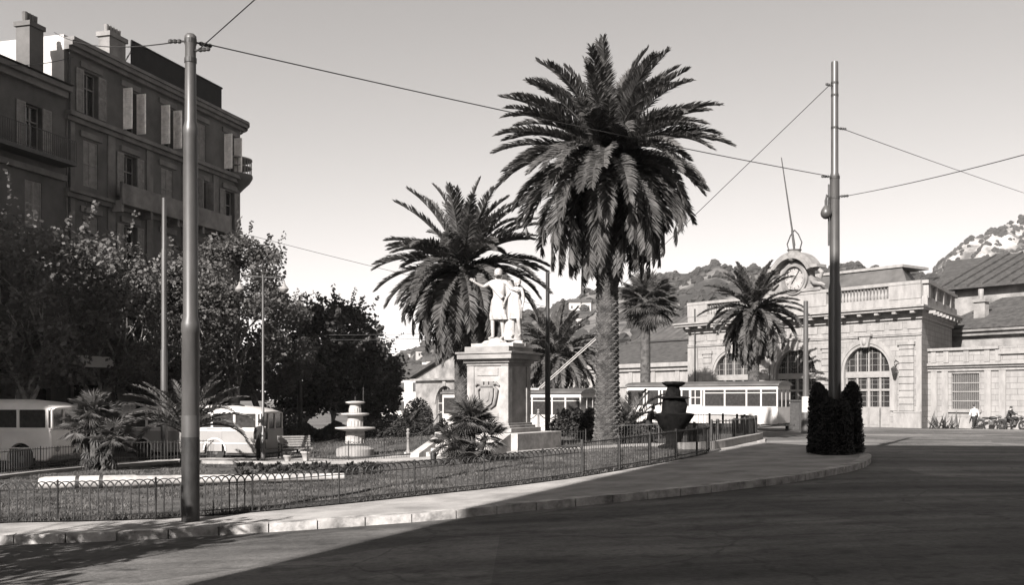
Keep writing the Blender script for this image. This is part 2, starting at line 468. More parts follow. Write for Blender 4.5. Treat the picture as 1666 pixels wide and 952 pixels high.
# tram rails let into the road behind the garden
TE = Vector((-.8, .6)); TP = Vector((17.68, 69.5)); TN = Vector((.6, .8))
for off in (0.45, 1.85):
    a = TP + TN * off - TE * 30; b = TP + TN * off + TE * 45
    pts = [(a.lerp(b, k / 60).x, a.lerp(b, k / 60).y) for k in range(61)]
    mb = MB(); vs = []
    for i, p in enumerate(pts):
        nn = Vector((TN.x, TN.y)) * .05
        for s in (-1, 1): vs.append((p[0] + nn.x * s, p[1] + nn.y * s, g(p[0] + nn.x * s, p[1] + nn.y * s) + .006))
    mb.add(vs, [(2 * i, 2 * i + 1, 2 * i + 3, 2 * i + 2) for i in range(60)])
    tag(mb.build('tram_rail', M_POLED), 'steel tram rail under the white tram, nearer the garden' if off < 1 else 'steel tram rail under the white tram, nearer the station', 'rail', 'tram rails')

# ================================================================== hills
from mathutils import noise
def hillmat(name, dark, light, scale, lo, hi):
    return mat(name, dark, var=0.0, v2=light, scale=scale, lo=lo, hi=hi, detail=9, rough=1.0)
def hill(name, ridge, D, near, mt, amp, seed, lumps=0, lump_r=(1.5, 3.5), lm=None):
    px = [r[0] for r in ridge]
    def rz(p):
        for (a, b), (c, d) in zip(ridge, ridge[1:]):
            if a <= p <= c: return b + (d - b) * (p - a) / (c - a)
        return ridge[-1][1]
    n = int((px[-1] - px[0]) / 5); rows = 16; vs = []; P = {}
    for i in range(n + 1):
        p = px[0] + (px[-1] - px[0]) * i / n
        for j in range(rows + 5):
            t = j / rows
            d = near + (D - near) * t
            zr = CAM_Z + (HOR - rz(p)) / F_PX * D
            x = (p - CX) / F_PX * d
            prof = (t ** 0.9) if t <= 1 else max(0, 1 - (t - 1) * 1.6)
            nz = noise.fractal(Vector((x / 38.0 + seed, d / 38.0, seed)), 0.9, 2.0, 5) * amp
            z = zr * prof + nz * min(1, prof * 1.2) - (4 if t == 0 else 0)
            vs.append((x, d, z)); P[i, j] = Vector((x, d, z))
    m = rows + 5
    mb = MB(); mb.add(vs, [(i * m + j, (i + 1) * m + j, (i + 1) * m + j + 1, i * m + j + 1) for i in range(n) for j in range(m - 1)])
    struct(mb.build(name, mt, smooth=True))
    if lumps:
        lb = MB(); r2 = random.Random(seed * 100)
        for k in range(lumps):
            i = r2.randrange(n); j = r2.choice([rows, rows, rows - 1] + list(range(2, rows)) * 1)
            q = P[i, j].lerp(P[i + 1, min(j + 1, m - 1)], r2.random()); r = r2.uniform(*lump_r)
            if r2.random() < .35 and j < rows - 2: continue
            vv = []
            for zz, rr in ((-.5, .9), (.25, 1.0), (.8, .55)):
                for a in range(6):
                    q2 = 2 * PI * a / 6 + zz
                    f = rr * r2.uniform(.7, 1.25)
                    vv.append((q.x + r * f * math.cos(q2), q.y + r * f * math.sin(q2), q.z + r * zz * r2.uniform(.8, 1.2)))
            vv.append((q.x, q.y, q.z + r * 1.05))
            ff = [(a, (a + 1) % 6, 6 + (a + 1) % 6, 6 + a) for a in range(6)] + [(6 + a, 6 + (a + 1) % 6, 12 + (a + 1) % 6, 12 + a) for a in range(6)] + [(12 + a, 12 + (a + 1) % 6, 18) for a in range(6)]
            lb.add(vv, ff)
        o = lb.build('scrub_woodland', lm)
        return o, P, n, rows
    return None, P, n, rows
M_HILL = hillmat('wooded_hillside', 0.03, 0.14, 0.03, .47, .62)
M_HILLR = hillmat('limestone_hillside', 0.07, 0.3, 0.035, .42, .56)
M_SCRUB = mat('scrub', 0.03, var=0.35, scale=0.1, rough=1.0)
so, HP, hn, hrows = hill('hill', [(560, 620), (640, 590), (680, 570), (740, 548), (800, 525), (880, 500), (960, 482), (1030, 465), (1100, 452), (1150, 443), (1165, 438), (1185, 446), (1250, 439), (1300, 443), (1340, 440), (1390, 432), (1420, 442), (1500, 452), (1600, 470), (1800, 500)], 620, 300, M_HILL, 6, 3.1, 2600, (1.2, 3.6), M_SCRUB)
tag(so, 'dark pine scrub scattered over the long hill behind the station', 'scrub', kind='stuff')
so, _, _, _ = hill('hill', [(1400, 520), (1470, 470), (1510, 445), (1545, 412), (1580, 388), (1615, 368), (1666, 360), (1740, 340), (1850, 330), (2000, 420)], 1300, 800, M_HILLR, 14, 8.4, 2600, (1.5, 4.6), M_SCRUB)
tag(so, 'dark scrub dotted over the pale rocky hill at the right', 'scrub', kind='stuff')
hr = random.Random(5)
M_HWALL = mat('whitewashed_house', 0.3, var=0.12, scale=.4)
for k in range(26):
    px = hr.choice([hr.uniform(893, 968), hr.uniform(1085, 1175), hr.uniform(1380, 1420), hr.uniform(655, 730)])
    i = int((px - 560) / (1800 - 560) * hn); j = hr.choice([5, 6, 7, 8, 9, 10, 11])
    q = HP[i, j]
    t = thing('hill_house', 'small white house among scrub on the hillside behind the station', 'house', (q.x, q.y, q.z - 1), hr.uniform(-.6, .6), 'white houses scattered on the hillside')
    sx, sy, h = hr.uniform(1.6, 3.0), hr.uniform(1.5, 2.4), hr.uniform(3.2, 4.6)
    MB().box(-sx, sx, -sy, sy, -2, h).build('wall', M_HWALL, t)
    MB().prism_x([(-sy - .4, h), (sy + .4, h), (0, h + 1.7)], -sx - .3, sx + .3).build('roof', M_ROOF, t)
    for a in (-.5, .5): MB().box(sx * a - .4, sx * a + .4, -sy - .04, -sy + .1, 1.4, 2.7).build('window', M_GLASS, t)

# ================================================================== apartment buildings at the left
NE = Vector((-22.7, 53.0)); BD = Vector((.275, .961)).normalized(); BRZ = math.atan2(BD.y, BD.x)
BG = g(-20, 60)
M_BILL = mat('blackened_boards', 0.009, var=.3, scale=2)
def shutter(mb, x0, x1, y, z0, z1):                         # a louvred leaf lying in the x-z plane
    mb.box(x0, x1, y, y + .045, z0, z0 + .09); mb.box(x0, x1, y, y + .045, z1 - .09, z1); mb.box(x0, x1, y, y + .045, (z0 + z1) / 2 - .05, (z0 + z1) / 2 + .05)
    mb.box(x0, x0 + .07, y - .004, y + .05, z0, z1); mb.box(x1 - .07, x1, y - .004, y + .05, z0, z1)
    k = int((z1 - z0) / .11)
    for i in range(k):
        z = z0 + (z1 - z0) * (i + .5) / k
        mb.add([(x0 + .06, y + .005, z - .05), (x1 - .06, y + .005, z - .05), (x1 - .06, y + .04, z + .05), (x0 + .06, y + .04, z + .05)], [(0, 1, 2, 3)])
    mb.add([(x0 + .05, y + .043, z0), (x1 - .05, y + .043, z0), (x1 - .05, y + .043, z1), (x0 + .05, y + .043, z1)], [(0, 1, 2, 3)])
def facade_window(t, x, z0, z1, state, wm=None, lintel=False):
    wb = MB()
    wb.box(x - .58, x + .58, .3, .34, z0, z1)
    o = wb.build('window', M_GLASS, t)
    fb = MB()
    for a in (-.58, -.03, .52): fb.box(x + a, x + a + .06, .24, .3, z0, z1)
    for zz in (z0, (z0 + z1) / 2 + .3, z1 - .06): fb.box(x - .58, x + .58, .235, .297, zz, zz + .06)
    fb.build('frame', M_SHUT, o)
    if lintel:
        MB().box(x - .85, x + .85, -.1, .02, z1 + .12, z1 + .42).build('lintel', M_TRIM, o)
    s1, s2 = MB(), MB()
    if state == 'open':
        shutter(s1, x - 1.18, x - .6, -.07, z0, z1); shutter(s2, x + .6, x + 1.18, -.07, z0, z1)
    elif state == 'closed':
        shutter(s1, x - .58, x - .01, .05, z0, z1); shutter(s2, x + .01, x + .58, .05, z0, z1)
    else:                                                   # standing out from the wall
        for s, sx in ((s1, -.6), (s2, .6)):
            m = MB(); shutter(m, 0, .57, 0, z0, z1)
            s.add([(x + sx + p[1], -p[0], p[2]) for p in m.v], m.f)
    s1.build('shutter', wm or M_SHUT, o); s2.build('shutter', wm or M_SHUT, o)

def ledge(mb, x0, x1, z, prof):                             # a moulded band: list of (projection, z0, z1)
    for p, a, b in prof: mb.box(x0, x1, -p, .02, z + a, z + b)

def railing(mb, x0, x1, y, z0, z1, step=.14, r=.012):
    mb.tube((x0, y, z1), (x1, y, z1), .025, n=4); mb.tube((x0, y, z0 + .08), (x1, y, z0 + .08), .015, n=4)
    k = int((x1 - x0) / step)
    for i in range(k + 1):
        x = x0 + (x1 - x0) * i / k
        mb.tube((x, y, z0), (x, y, z1), r, n=4, caps=False)

B2 = thing('apartment_building', 'tall dark apartment block with rooftop billboard and rounded corner balcony', 'building', (NE.x, NE.y, BG), BRZ)
LEN = 17.7; TOP = 21.2
cols = [2.0, 5.3, 8.8, 12.3, 15.6]
floors = [(17.75, 20.0), (14.0, 16.4), (10.0, 12.5), (6.1, 8.5)]
holes = [(x - .58, x + .58, a, b) for x in cols for a, b in floors]
shop = [(x - 1.3, x + 1.3, .0, 3.6) for x in cols]
wb = MB(); wall(wb, 0, LEN - 1, -.5, TOP, 0, holes + shop, .3)
for k in range(8):                                          # rounded corner
    a0, a1 = -PI / 2 + PI / 2 * k / 8, -PI / 2 + PI / 2 * (k + 1) / 8
    p = (LEN - 1 + math.cos(a0), 1 + math.sin(a0)); q = (LEN - 1 + math.cos(a1), 1 + math.sin(a1))
    wb.add([(p[0], p[1], -.5), (q[0], q[1], -.5), (q[0], q[1], TOP), (p[0], p[1], TOP)], [(0, 1, 2, 3)])
wb.add([(LEN, 1, -.5), (LEN, 13, -.5), (LEN, 13, TOP), (LEN, 1, TOP)], [(0, 1, 2, 3)])
wb.add([(LEN, 13, -.5), (0, 13, -.5), (0, 13, TOP), (LEN, 13, TOP)], [(0, 1, 2, 3)])
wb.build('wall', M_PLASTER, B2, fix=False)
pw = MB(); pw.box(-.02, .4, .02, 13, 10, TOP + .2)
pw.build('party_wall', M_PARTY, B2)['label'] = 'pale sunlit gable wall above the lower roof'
MB().box(.4, LEN - .3, .4, 12.8, TOP - .2, TOP + .15).build('roof', M_ROOF2, B2)
cb = MB()
ledge(cb, -.02, LEN - .6, TOP, [(.28, -.55, -.35), (.5, -.35, -.12), (.6, -.12, .06)])
cb.lathe([(1.2, -.55), (1.25, -.35), (1.5, -.35), (1.5, -.12), (1.62, -.12), (1.62, .06)], (LEN - 1, 1, TOP), 16, a0=-PI / 2, a1=PI * .2)
ledge(cb, 0, LEN - .6, 17.45, [(.22, -.35, -.12), (.42, -.12, .1)])
ledge(cb, 0, LEN - .6, 13.6, [(.2, -.4, -.15), (.35, -.15, .02)])
ledge(cb, 0, LEN - .6, 9.6, [(.2, -.3, 0.)]); ledge(cb, 0, LEN - .6, 5.2, [(.2, -.5, -.1), (.4, -.1, .1)])
cb.build('cornice', M_TRIM, B2)
for a, b in [(13.7, 17.1), (9.7, 13.2), (5.4, 9.3)]:
    for x in (.4, 3.65, 7.05, 10.55, 13.95): MB().box(x - .3, x + .3, -.07, .02, a, b).build('pilaster', M_TRIM, B2)
states = [['open', 'half', 'half', 'closed', 'half'], ['closed', 'open', 'closed', 'half', 'open'], ['closed', 'open', 'closed', 'closed', 'closed'], ['closed', 'open', 'closed', 'open', 'closed']]
for fi, (a, b) in enumerate(floors):
    for ci, x in enumerate(cols):
        facade_window(B2, x, a, b, states[fi][ci], M_SHUT_LIT if (fi == 0 and ci in (1, 2, 4)) else None, True)
bb = MB(); bb.box(3.6, 14.6, -.75, -.62, 13.62, 14.55); bb.box(3.6, 14.6, -.8, .0, 13.42, 13.62)
for x in (3.6, 6.2, 8.8, 11.4, 14.0): bb.box(x, x + .2, -.72, 0, 13.0, 13.42)
for x in (3.66, 7.25, 10.9, 14.54): bb.box(x - .06, x + .06, -.78, -.6, 13.62, 14.62)
bb.build('balcony', M_STONE2, B2)
bc = MB(); bc.lathe([(.35, -1.35), (.75, -.9), (1.15, -.5), (1.35, -.15), (1.35, 0)], (LEN - .75, .6, 17.75), 20)
bc.build('corner_balcony', M_PLASTER, B2, smooth=True)
rb = MB()
for k in range(30):
    q = 2 * PI * k / 30; x, y = LEN - .75 + 1.25 * math.cos(q), .6 + 1.25 * math.sin(q)
    rb.tube((x, y, 17.75), (x, y, 18.75), .03, n=4)
rb.lathe([(1.2, 1.0), (1.32, 1.0), (1.32, 1.1), (1.2, 1.1)], (LEN - .75, .6, 17.72), 24); rb.lathe([(1.2, .5), (1.3, .5), (1.3, .56), (1.2, .56)], (LEN - .75, .6, 17.72), 24)
rb.build('railing', M_STONE, B2)
ch = MB(); ch.box(4.2, 5.6, .5, 1.2, TOP, TOP + 1.75); ch.box(4.1, 5.7, .4, 1.3, TOP + 1.6, TOP + 1.85)
for k in range(5): ch.lathe([(.11, 0), (.13, .45)], (4.4 + k * .26, .85, TOP + 1.85), 8)
ch.build('chimney', M_STONE2, B2)
sb = MB(); sb.box(6.2, 15.6, .55, .62, TOP + .45, TOP + 2.0)
sb.box(6.15, 15.65, .5, .56, TOP + 1.92, TOP + 2.02); sb.box(6.15, 15.65, .5, .56, TOP + .4, TOP + .5)
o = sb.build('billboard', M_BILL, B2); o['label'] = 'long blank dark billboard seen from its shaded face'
MB().tube((.25, -.12, 0), (.25, -.12, TOP - .5), .06, n=8).build('drainpipe', M_DARK, B2)
st_ = MB()
for k in range(6):
    x = 6.6 + k * 1.75
    st_.box(x - .05, x + .05, .62, .72, TOP, TOP + 2.0); st_.tube((x, .7, TOP + 1.8), (x, 1.9, TOP + .1), .04, n=5)
st_.build('strut', M_DARK, o)
for x in cols:
    MB().box(x - 1.3, x + 1.3, .28, .33, 0, 3.6).build('shop_window', M_GLASS, B2)
aw = MB(); aw.add([(1, .0, 4.1), (16.5, .0, 4.1), (16.5, -2.4, 3.1), (1, -2.4, 3.1), (16.5, -2.4, 2.75), (1, -2.4, 2.75)], [(0, 1, 2, 3), (3, 2, 4, 5)])
aw.build('awning', M_PLASTER2, B2)

B1 = thing('apartment_building', 'lower dark apartment block with iron balcony at the left edge', 'building', (NE.x, NE.y, BG), BRZ)
T1 = 18.7; c1 = [-2.2, -5.6, -9.0]
f1 = [(15.0, 17.2), (11.2, 13.5), (7.4, 9.8)]
wb = MB(); wall(wb, -12, 0, -.5, T1, 0, [(x - .58, x + .58, a, b) for x in c1 for a, b in f1] + [(x - 1.2, x + 1.2, 0, 3.4) for x in c1], .3)
wb.add([(-12, 0, -.5), (-12, 13, -.5), (-12, 13, T1), (-12, 0, T1)], [(0, 1, 2, 3)]); wb.add([(-12, 13, -.5), (-.05, 13, -.5), (-.05, 13, T1), (-12, 13, T1)], [(0, 1, 2, 3)])
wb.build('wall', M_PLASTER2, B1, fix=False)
MB().prism_x([(-.7, T1), (13, T1), (6.5, T1 + 2.4)], -12, -.06).build('roof', M_ROOF, B1)
cb = MB(); ledge(cb, -12, -.06, T1, [(.3, -.6, -.3), (.55, -.3, -.05)]); ledge(cb, -12, -.06, 14.2, [(.2, -.3, 0)]); ledge(cb, -12, -.06, 5.3, [(.3, -.4, .1)])
cb.build('cornice', M_TRIM, B1)
for fi, (a, b) in enumerate(f1):
    for ci, x in enumerate(c1): facade_window(B1, x, a, b, ['open', 'closed', 'closed'][(fi + ci) % 3])
bl = MB(); bl.box(-11.5, -.3, -1.0, 0, 14.55, 14.75); railing(bl, -11.5, -.3, -.95, 14.75, 15.8)
for k in range(7): bl.tube((-.3, -.95 + k * .15, 14.75), (-.3, -.95 + k * .15, 15.8), .012, n=4)
bl.build('balcony', M_DARK, B1)
for x in c1: MB().box(x - 1.2, x + 1.2, .28, .33, 0, 3.4).build('shop_window', M_GLASS, B1)
for x, y in ((-1.75, .6),):
    ch = MB(); ch.box(x - .48, x + .48, y - .4, y + .4, T1, T1 + 2.6); ch.box(x - .56, x + .56, y - .48, y + .48, T1 + 2.42, T1 + 2.65)
    for k in range(4): ch.lathe([(.12, 0), (.14, .5)], (x - .33 + k * .22, y, T1 + 2.65), 8)
    ch.build('chimney', M_PLASTER2, B1)
B0 = thing('apartment_building', 'unseen tall block added beyond the left edge to shade the coaches', 'building', (NE.x, NE.y, BG), BRZ)  # unseen, added so that its shade falls on the left coaches
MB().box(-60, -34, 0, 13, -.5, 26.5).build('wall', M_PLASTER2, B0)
MB().box(-60.4, -33.9, -.5, 13.4, 26.5, 27).build('roof', M_ROOF, B0)
o = MB()
for i in range(6):
    for j in range(5): o.box(-58 + i * 3.8, -56.8 + i * 3.8, -.02, .05, 5.5 + j * 3.6, 7.6 + j * 3.6)
o = o.build('window', M_GLASS, B0); o['kind'] = 'stuff'
B3 = thing('apartment_building', 'unseen low block added at the left, its height set for shade on the trees', 'building', (NE.x, NE.y, BG), BRZ)  # unseen filler block, height chosen for how far it shades the left trees
MB().box(-33.8, -12.05, 0, 13, -.5, 14).build('wall', M_PLASTER2, B3); MB().box(-33.85, -12.04, -.4, 13.3, 14, 14.4).build('roof', M_ROOF, B3)
# white kiosk awning beside the pavement
kp = on(152, 50)
t = thing('shop_awning', 'small white shop awning glowing in the gloom under the plane trees', 'awning', (kp.x, kp.y, kp.z), BRZ)
ab = MB(); ab.add([(-1.2, 0, 4.9), (1.2, 0, 4.9), (1.2, -.5, 4.35), (-1.2, -.5, 4.35), (1.2, .02, 4.88), (-1.2, .02, 4.88), (1.2, -.48, 4.3), (-1.2, -.48, 4.3)], [(0, 1, 2, 3), (5, 4, 6, 7)])
ab.build('canvas', M_WHITE, t)
ab = MB(); ab.tube((-1.15, -.5, 4.3), (-1.15, -.0, 0), .03); ab.tube((1.15, -.5, 4.3), (1.15, 0, 0), .03); ab.tube((-1.2, -.5, 4.32), (1.2, -.5, 4.32), .025)
ab.build('pole', M_DARK, t)

# the block behind the viewpoint whose shade lies over the road
BHh = 33.9
c0 = Vector((-13.3, -2.2)); fd = Vector((.9968, -.0797)); sd = Vector((.454, .891))
poly = [c0, c0 + fd * 55, c0 + fd * 55 - sd * 44, c0 - sd * 44]
t = thing('apartment_building', 'tall apartment block behind the viewpoint whose shadow falls across the road', 'building', (c0.x, c0.y, 0))
mb = MB(); n = 4
vs = [(p.x, p.y, -1) for p in poly] + [(p.x, p.y, BHh) for p in poly]
mb.add(vs, [(3, 2, 1, 0), (4, 5, 6, 7)] + [(i, (i + 1) % 4, 4 + (i + 1) % 4, 4 + i) for i in range(4)])
mb.build('wall', M_PLASTER2, t, world=True)
wb = MB()
rzf = math.atan2(fd.y, fd.x)
mw = Matrix.Rotation(rzf, 4, 'Z')
for i in range(14):
    for j in range(6):
        m = MB(); m.box(1.6 + i * 3.8, 2.9 + i * 3.8, .006, .08, 5 + j * 3.6, 7.2 + j * 3.6)
        wb.add([tuple(mw @ Vector(p)) for p in m.v], m.f)
o = wb.build('window', M_GLASS, t); o['kind'] = 'stuff'
# ================================================================== railway station
SG = 0.62
P0 = Vector((30.6, 78.0)); SRZ = math.atan2(-.8, .6)
def spx(px, yl=0.0):                                         # photo column -> local x on a plane at depth yl
    k = (px - CX) / F_PX; bx, by = P0.x + .8 * yl, P0.y + .6 * yl
    return (by * k - bx) / (.6 + .8 * k)
ST = thing('railway_station', 'pale stone railway station with tall arched doors and roof balustrade', 'station', (P0.x, P0.y, SG), SRZ)
XL = -23.7; SX, SY = -.371, .928; SL = 14.0
arch = [(-4.7, 2.05), (-11.5, 2.05), (-18.4, 2.05)]
SP = 4.3
wb = MB()
wall(wb, XL, 0, -.6, 9.6, 0, [(c - r, c + r, -.1, SP + r) for c, r in arch], .55)
for c, r in arch:
    N = 20; vs = []
    for i in range(N + 1):
        q = PI - PI * i / N
        x, z = c + r * math.cos(q), SP + r * math.sin(q)
        vs += [(x, 0, z), (x, 0, SP + r), (x, .55, z)]
    fs = []
    for i in range(N):
        a, b = 3 * i, 3 * i + 3
        fs += [(a, b, b + 1, a + 1), (a, a + 2, b + 2, b)]
    wb.add(vs, fs)
e1 = (SX * SL, SY * SL)
wb.add([(0, 0, -.6), (e1[0], e1[1], -.6), (e1[0], e1[1], 9.6), (0, 0, 9.6)], [(0, 1, 2, 3)])
wb.add([(XL, 0, -.6), (XL, 13, -.6), (XL, 13, 9.6), (XL, 0, 9.6)], [(0, 1, 2, 3)])
wb.add([(XL, 13, -.6), (e1[0], e1[1], -.6), (e1[0], e1[1], 9.6), (XL, 13, 9.6)], [(0, 1, 2, 3)])
wb.build('wall', M_ASHLAR, ST, fix=False)
tb = MB()                                                    # plinth, quoins, string courses
edges = [XL] + [v for c, r in sorted(arch) for v in (c - r - .35, c + r + .35)] + [0]
for a, b in zip(edges[::2], edges[1::2]):
    tb.box(a, b, -.16, .0, -.5, 1.15)
    tb.box(a, b, -.2, .0, 1.15, 1.27)
def quoin(x0, x1, z0, z1, step=.52, y=-.13):
    tb = MB()
    z = z0; k = 0
    while z < z1 - .1:
        tb.box(x0, x1, y, 0, z + .035, min(z + step - .035, z1)); z += step; k += 1
    tb.box(x0 + .03, x1 - .03, y * .45, 0, z0, z1); tb.box(x0 - .1, x1 + .1, -.22, 0, z1, z1 + .25)
    tb.build('pilaster', M_STONE, ST)
for x0, x1 in ((-1.85, -.62), (-8.85, -7.35), (-15.7, -14.2), (XL + 1.9, XL + 2.9)): quoin(x0, x1, 1.27, 6.3)
tb.box(XL, 0, -.1, 0, 7.0, 7.12); tb.box(XL, 0, -.14, 0, 7.12, 7.24)
for i in range(15):                                          # frieze panels
    x = XL + .8 + i * 1.55
    tb.box(x, x + 1.15, -.06, 0, 7.5, 8.1)
tb.box(-.42, -.0, -.08, 0, 1.27, 6.9); tb.box(XL, XL + 1.2, -.12, 0, 1.27, 6.9)
tb.build('trim', M_STONE, ST)
for c, r in arch:
    ab = MB()
    for r0, r1, p in ((r, r + .22, .1), (r + .22, r + .5, .17), (r + .5, r + .6, .1)):
        N = 24; vs = []; fs = []
        for i in range(N + 1):
            q = PI * i / N
            for rr, y in ((r0, 0), (r0, -p), (r1, -p), (r1, 0)):
                vs.append((c + rr * math.cos(q), y, SP + rr * math.sin(q)))
        for i in range(N):
            for k in range(3): fs.append((4 * i + k, 4 * i + k + 1, 4 * i + k + 5, 4 * i + k + 4))
        ab.add(vs, fs)
        for s in (-1, 1): ab.box(c + s * r0 if s > 0 else c - r1, c + r1 if s > 0 else c - r0, -p, 0, 1.3, SP)
    ab.build('archivolt', M_STONE, ST, smooth=True)
for c, r in arch:
    kb = MB(); kb.prism([(c - .28, SP + r - .12), (c + .28, SP + r - .12), (c + .5, SP + r + .75), (c - .5, SP + r + .75)], -.38, 0)
    kb.box(c - .6, c + .6, -.48, 0, SP + r + .75, SP + r + .92); kb.ball((c, -.36, SP + r + .3), (.2, .2, .28), 6)
    kb.build('keystone', M_STONE, ST)
    dg = MB(); pts = [(c - r, 1.45), (c + r, 1.45)] + [(c + r * math.cos(PI * i / 16), SP + r * math.sin(PI * i / 16)) for i in range(17)]
    dg.prism(pts, .34, .36)
    door = dg.build('arched_door', M_GLASS, ST)
    fb = MB()
    fb.box(c - r, c + r, .2, .42, 0, 1.5)                    # solid lower panels
    fb.box(c - r, c + r, .14, .34, SP - .42, SP + .06)       # transom
    for x in (-r + .06, -r / 2, 0, r / 2, r - .06):
        top = SP + math.sqrt(max(0, r * r - x * x)) - .02
        wd = .1 if x in (0,) else .07
        fb.box(c + x - wd, c + x + wd, .2, .34, 0, SP - .42)
        fb.box(c + x - .055, c + x + .055, .22, .34, SP + .06, top) if abs(x) < r - .1 else None
    for z in (1.5, 2.9): fb.box(c - r, c + r, .205, .338, z - .07, z + .09)
    for z in (2.0, 2.45, 3.35, 3.7): fb.box(c - r, c + r, .3, .337, z - .012, z + .012)
    for k in range(8):
        x = -r + r / 4 * k + r / 8
        fb.box(c + x - .012, c + x + .012, .3, .337, 1.5, SP + math.sqrt(max(0, r * r - x * x)) - .02)
    for z in (SP + .55, SP + 1.05, SP + 1.5):
        hw = math.sqrt(max(.01, r * r - (z - SP) ** 2)); fb.box(c - hw, c + hw, .3, .337, z - .012, z + .012)
    for k in range(4):                                       # raised fields on the panels
        x = c - r + r / 2 * k; fb.box(x + .17, x + r / 2 - .17, .17, .2, .2, 1.25)
    fb.build('frame', M_FRAME, door)
def along(fn, L0, L1, step):
    k = max(1, int(round((L1 - L0) / step)))
    for i in range(k): fn(L0 + (L1 - L0) * (i + .5) / k)
cb = MB()                                                    # cornice with modillions, front and side
def strip(mb, p, z0, z1):                                    # band running round the visible two sides, projecting p
    k = p
    pl = [(XL - k, -k), (k * .75, -k), (e1[0] + k, e1[1]), (e1[0], e1[1]), (0, 0), (XL - k, 0)]
    n = len(pl)
    mb.add([(x, y, z0) for x, y in pl] + [(x, y, z1) for x, y in pl], [tuple(range(n - 1, -1, -1)), tuple(range(n, 2 * n))] + [(i, (i + 1) % n, n + (i + 1) % n, n + i) for i in range(n)])
strip(cb, .18, 8.25, 8.5); strip(cb, .3, 8.5, 8.62); strip(cb, .95, 8.85, 9.05); strip(cb, 1.1, 9.05, 9.2); strip(cb, .35, 8.62, 8.85)
for i in range(16):
    x = XL + .6 + i * 1.52
    cb.box(x - .16, x + .16, -.86, -.34, 8.63, 8.847)
for i in range(9):
    s = .8 + i * 1.5; x, y = SX * s, SY * s
    m = MB(); m.box(.36, .86, -.16, .16, 8.63, 8.847)
    q = Matrix.Rotation(math.atan2(SY, SX) - PI / 2, 4, 'Z')
    cb.add([tuple(q @ Vector(p) + Vector((x, y, 0))) for p in m.v], m.f)
cb.build('cornice', M_STONE, ST)
bb = MB()
q2 = Matrix.Rotation(math.atan2(-SY, -SX), 4, 'Z')
def bal_run(L, M4, org, solid):                              # balustrade in a local frame: x 0..L, y 0 = front
    m = MB()
    m.box(0, L, -.12, .4, 9.2, 9.75); m.box(0, L, -.2, .48, 10.85, 11.1); m.box(0, L, -.1, .38, 9.75, 9.9)
    for a, b in solid: m.box(a, b, -.16, .44, 9.77, 10.86)
    x = .2
    while x < L:
        if not any(a - .1 < x < b + .1 for a, b in solid):
            m.lathe([(.06, 9.9), (.1, 10.05), (.12, 10.2), (.06, 10.5), (.07, 10.7), (.1, 10.85)], (x, .13, 0), 6)
        x += .3
    bb.add([tuple(M4 @ Vector(p) + Vector(org)) for p in m.v], m.f)
bal_run(-XL, Matrix.Identity(4), (XL, 0, 0), [(0, 2.4), (7.6, 8.4), (-XL - 14.6, -XL - 8.4), (-XL - 2.7, -XL)])
bal_run(SL, q2, (e1[0], e1[1], 0), [(SL - 1.2, SL - .2), (SL - 4.2, SL - 3.6), (SL - 7.6, SL - 7.0), (SL - 11, SL - 10.4)])
bb.build('balustrade', M_STONE, ST)
mr = MB(); b0 = [(XL + 1.5, 2.5), (-2.2, 2.5), (-5.2, 11), (XL + 1.5, 11)]; b1 = [(XL + 4.5, 5.5), (-5.2, 5.5), (-6.7, 9), (XL + 4.5, 9)]
mr.add([(x, y, 9.7) for x, y in b0] + [(x, y, 13.0) for x, y in b1], [(0, 1, 5, 4), (1, 2, 6, 5), (2, 3, 7, 6), (3, 0, 4, 7), (4, 5, 6, 7)])
mr.build('roof', M_ROOF2, ST)
mr = MB(); mr.box(XL + 4.3, -5.0, 5.3, 9.1, 13.0, 13.22); mr.build('roof_edge', M_STONE, ST)
# clock crest
CXc, CZ = -11.5, 12.15
kb = MB()
kb.box(CXc - 2.6, CXc + 2.6, -.3, .5, 11.1, 11.35)
kb.prism([(CXc - 2.5, 11.35), (CXc + 2.5, 11.35), (CXc + 2.1, 11.9), (CXc + 1.6, 12.3), (CXc + 1.5, 13.3), (CXc + .9, 13.9), (CXc - .9, 13.9), (CXc - 1.5, 13.3), (CXc - 1.6, 12.3), (CXc - 2.1, 11.9)], -.1, .45)
for r0, r1, p in ((1.0, 1.18, .3), (1.18, 1.36, .22)):
    vs, fs = [], []; N = 32
    for i in range(N):
        q = 2 * PI * i / N
        for rr, y in ((r0, -.1), (r0, -.1 - p), (r1, -.1 - p), (r1, -.1)): vs.append((CXc + rr * math.cos(q), y, CZ + .1 + rr * math.sin(q)))
    for i in range(N):
        j = (i + 1) % N
        for k in range(3): fs.append((4 * i + k, 4 * i + k + 1, 4 * j + k + 1, 4 * j + k))
    kb.add(vs, fs)
for r0, r1, p in ((1.75, 2.0, .75), (2.0, 2.3, .55)):        # curved hood over the dial
    vs, fs = [], []; N = 18
    for i in range(N + 1):
        q = R(22) + R(136) * i / N
        for rr, y in ((r0, .5), (r0, -.1 - p), (r1, -.1 - p), (r1, .5)): vs.append((CXc + rr * 1.05 * math.cos(q), y, CZ + .0 + rr * math.sin(q)))
    for i in range(N):
        for k in range(4): fs.append((4 * i + k, 4 * i + (k + 1) % 4, 4 * i + 4 + (k + 1) % 4, 4 * i + 4 + k))
    fs += [(0, 1, 2, 3), (4 * N + 3, 4 * N + 2, 4 * N + 1, 4 * N)]
    kb.add(vs, fs)
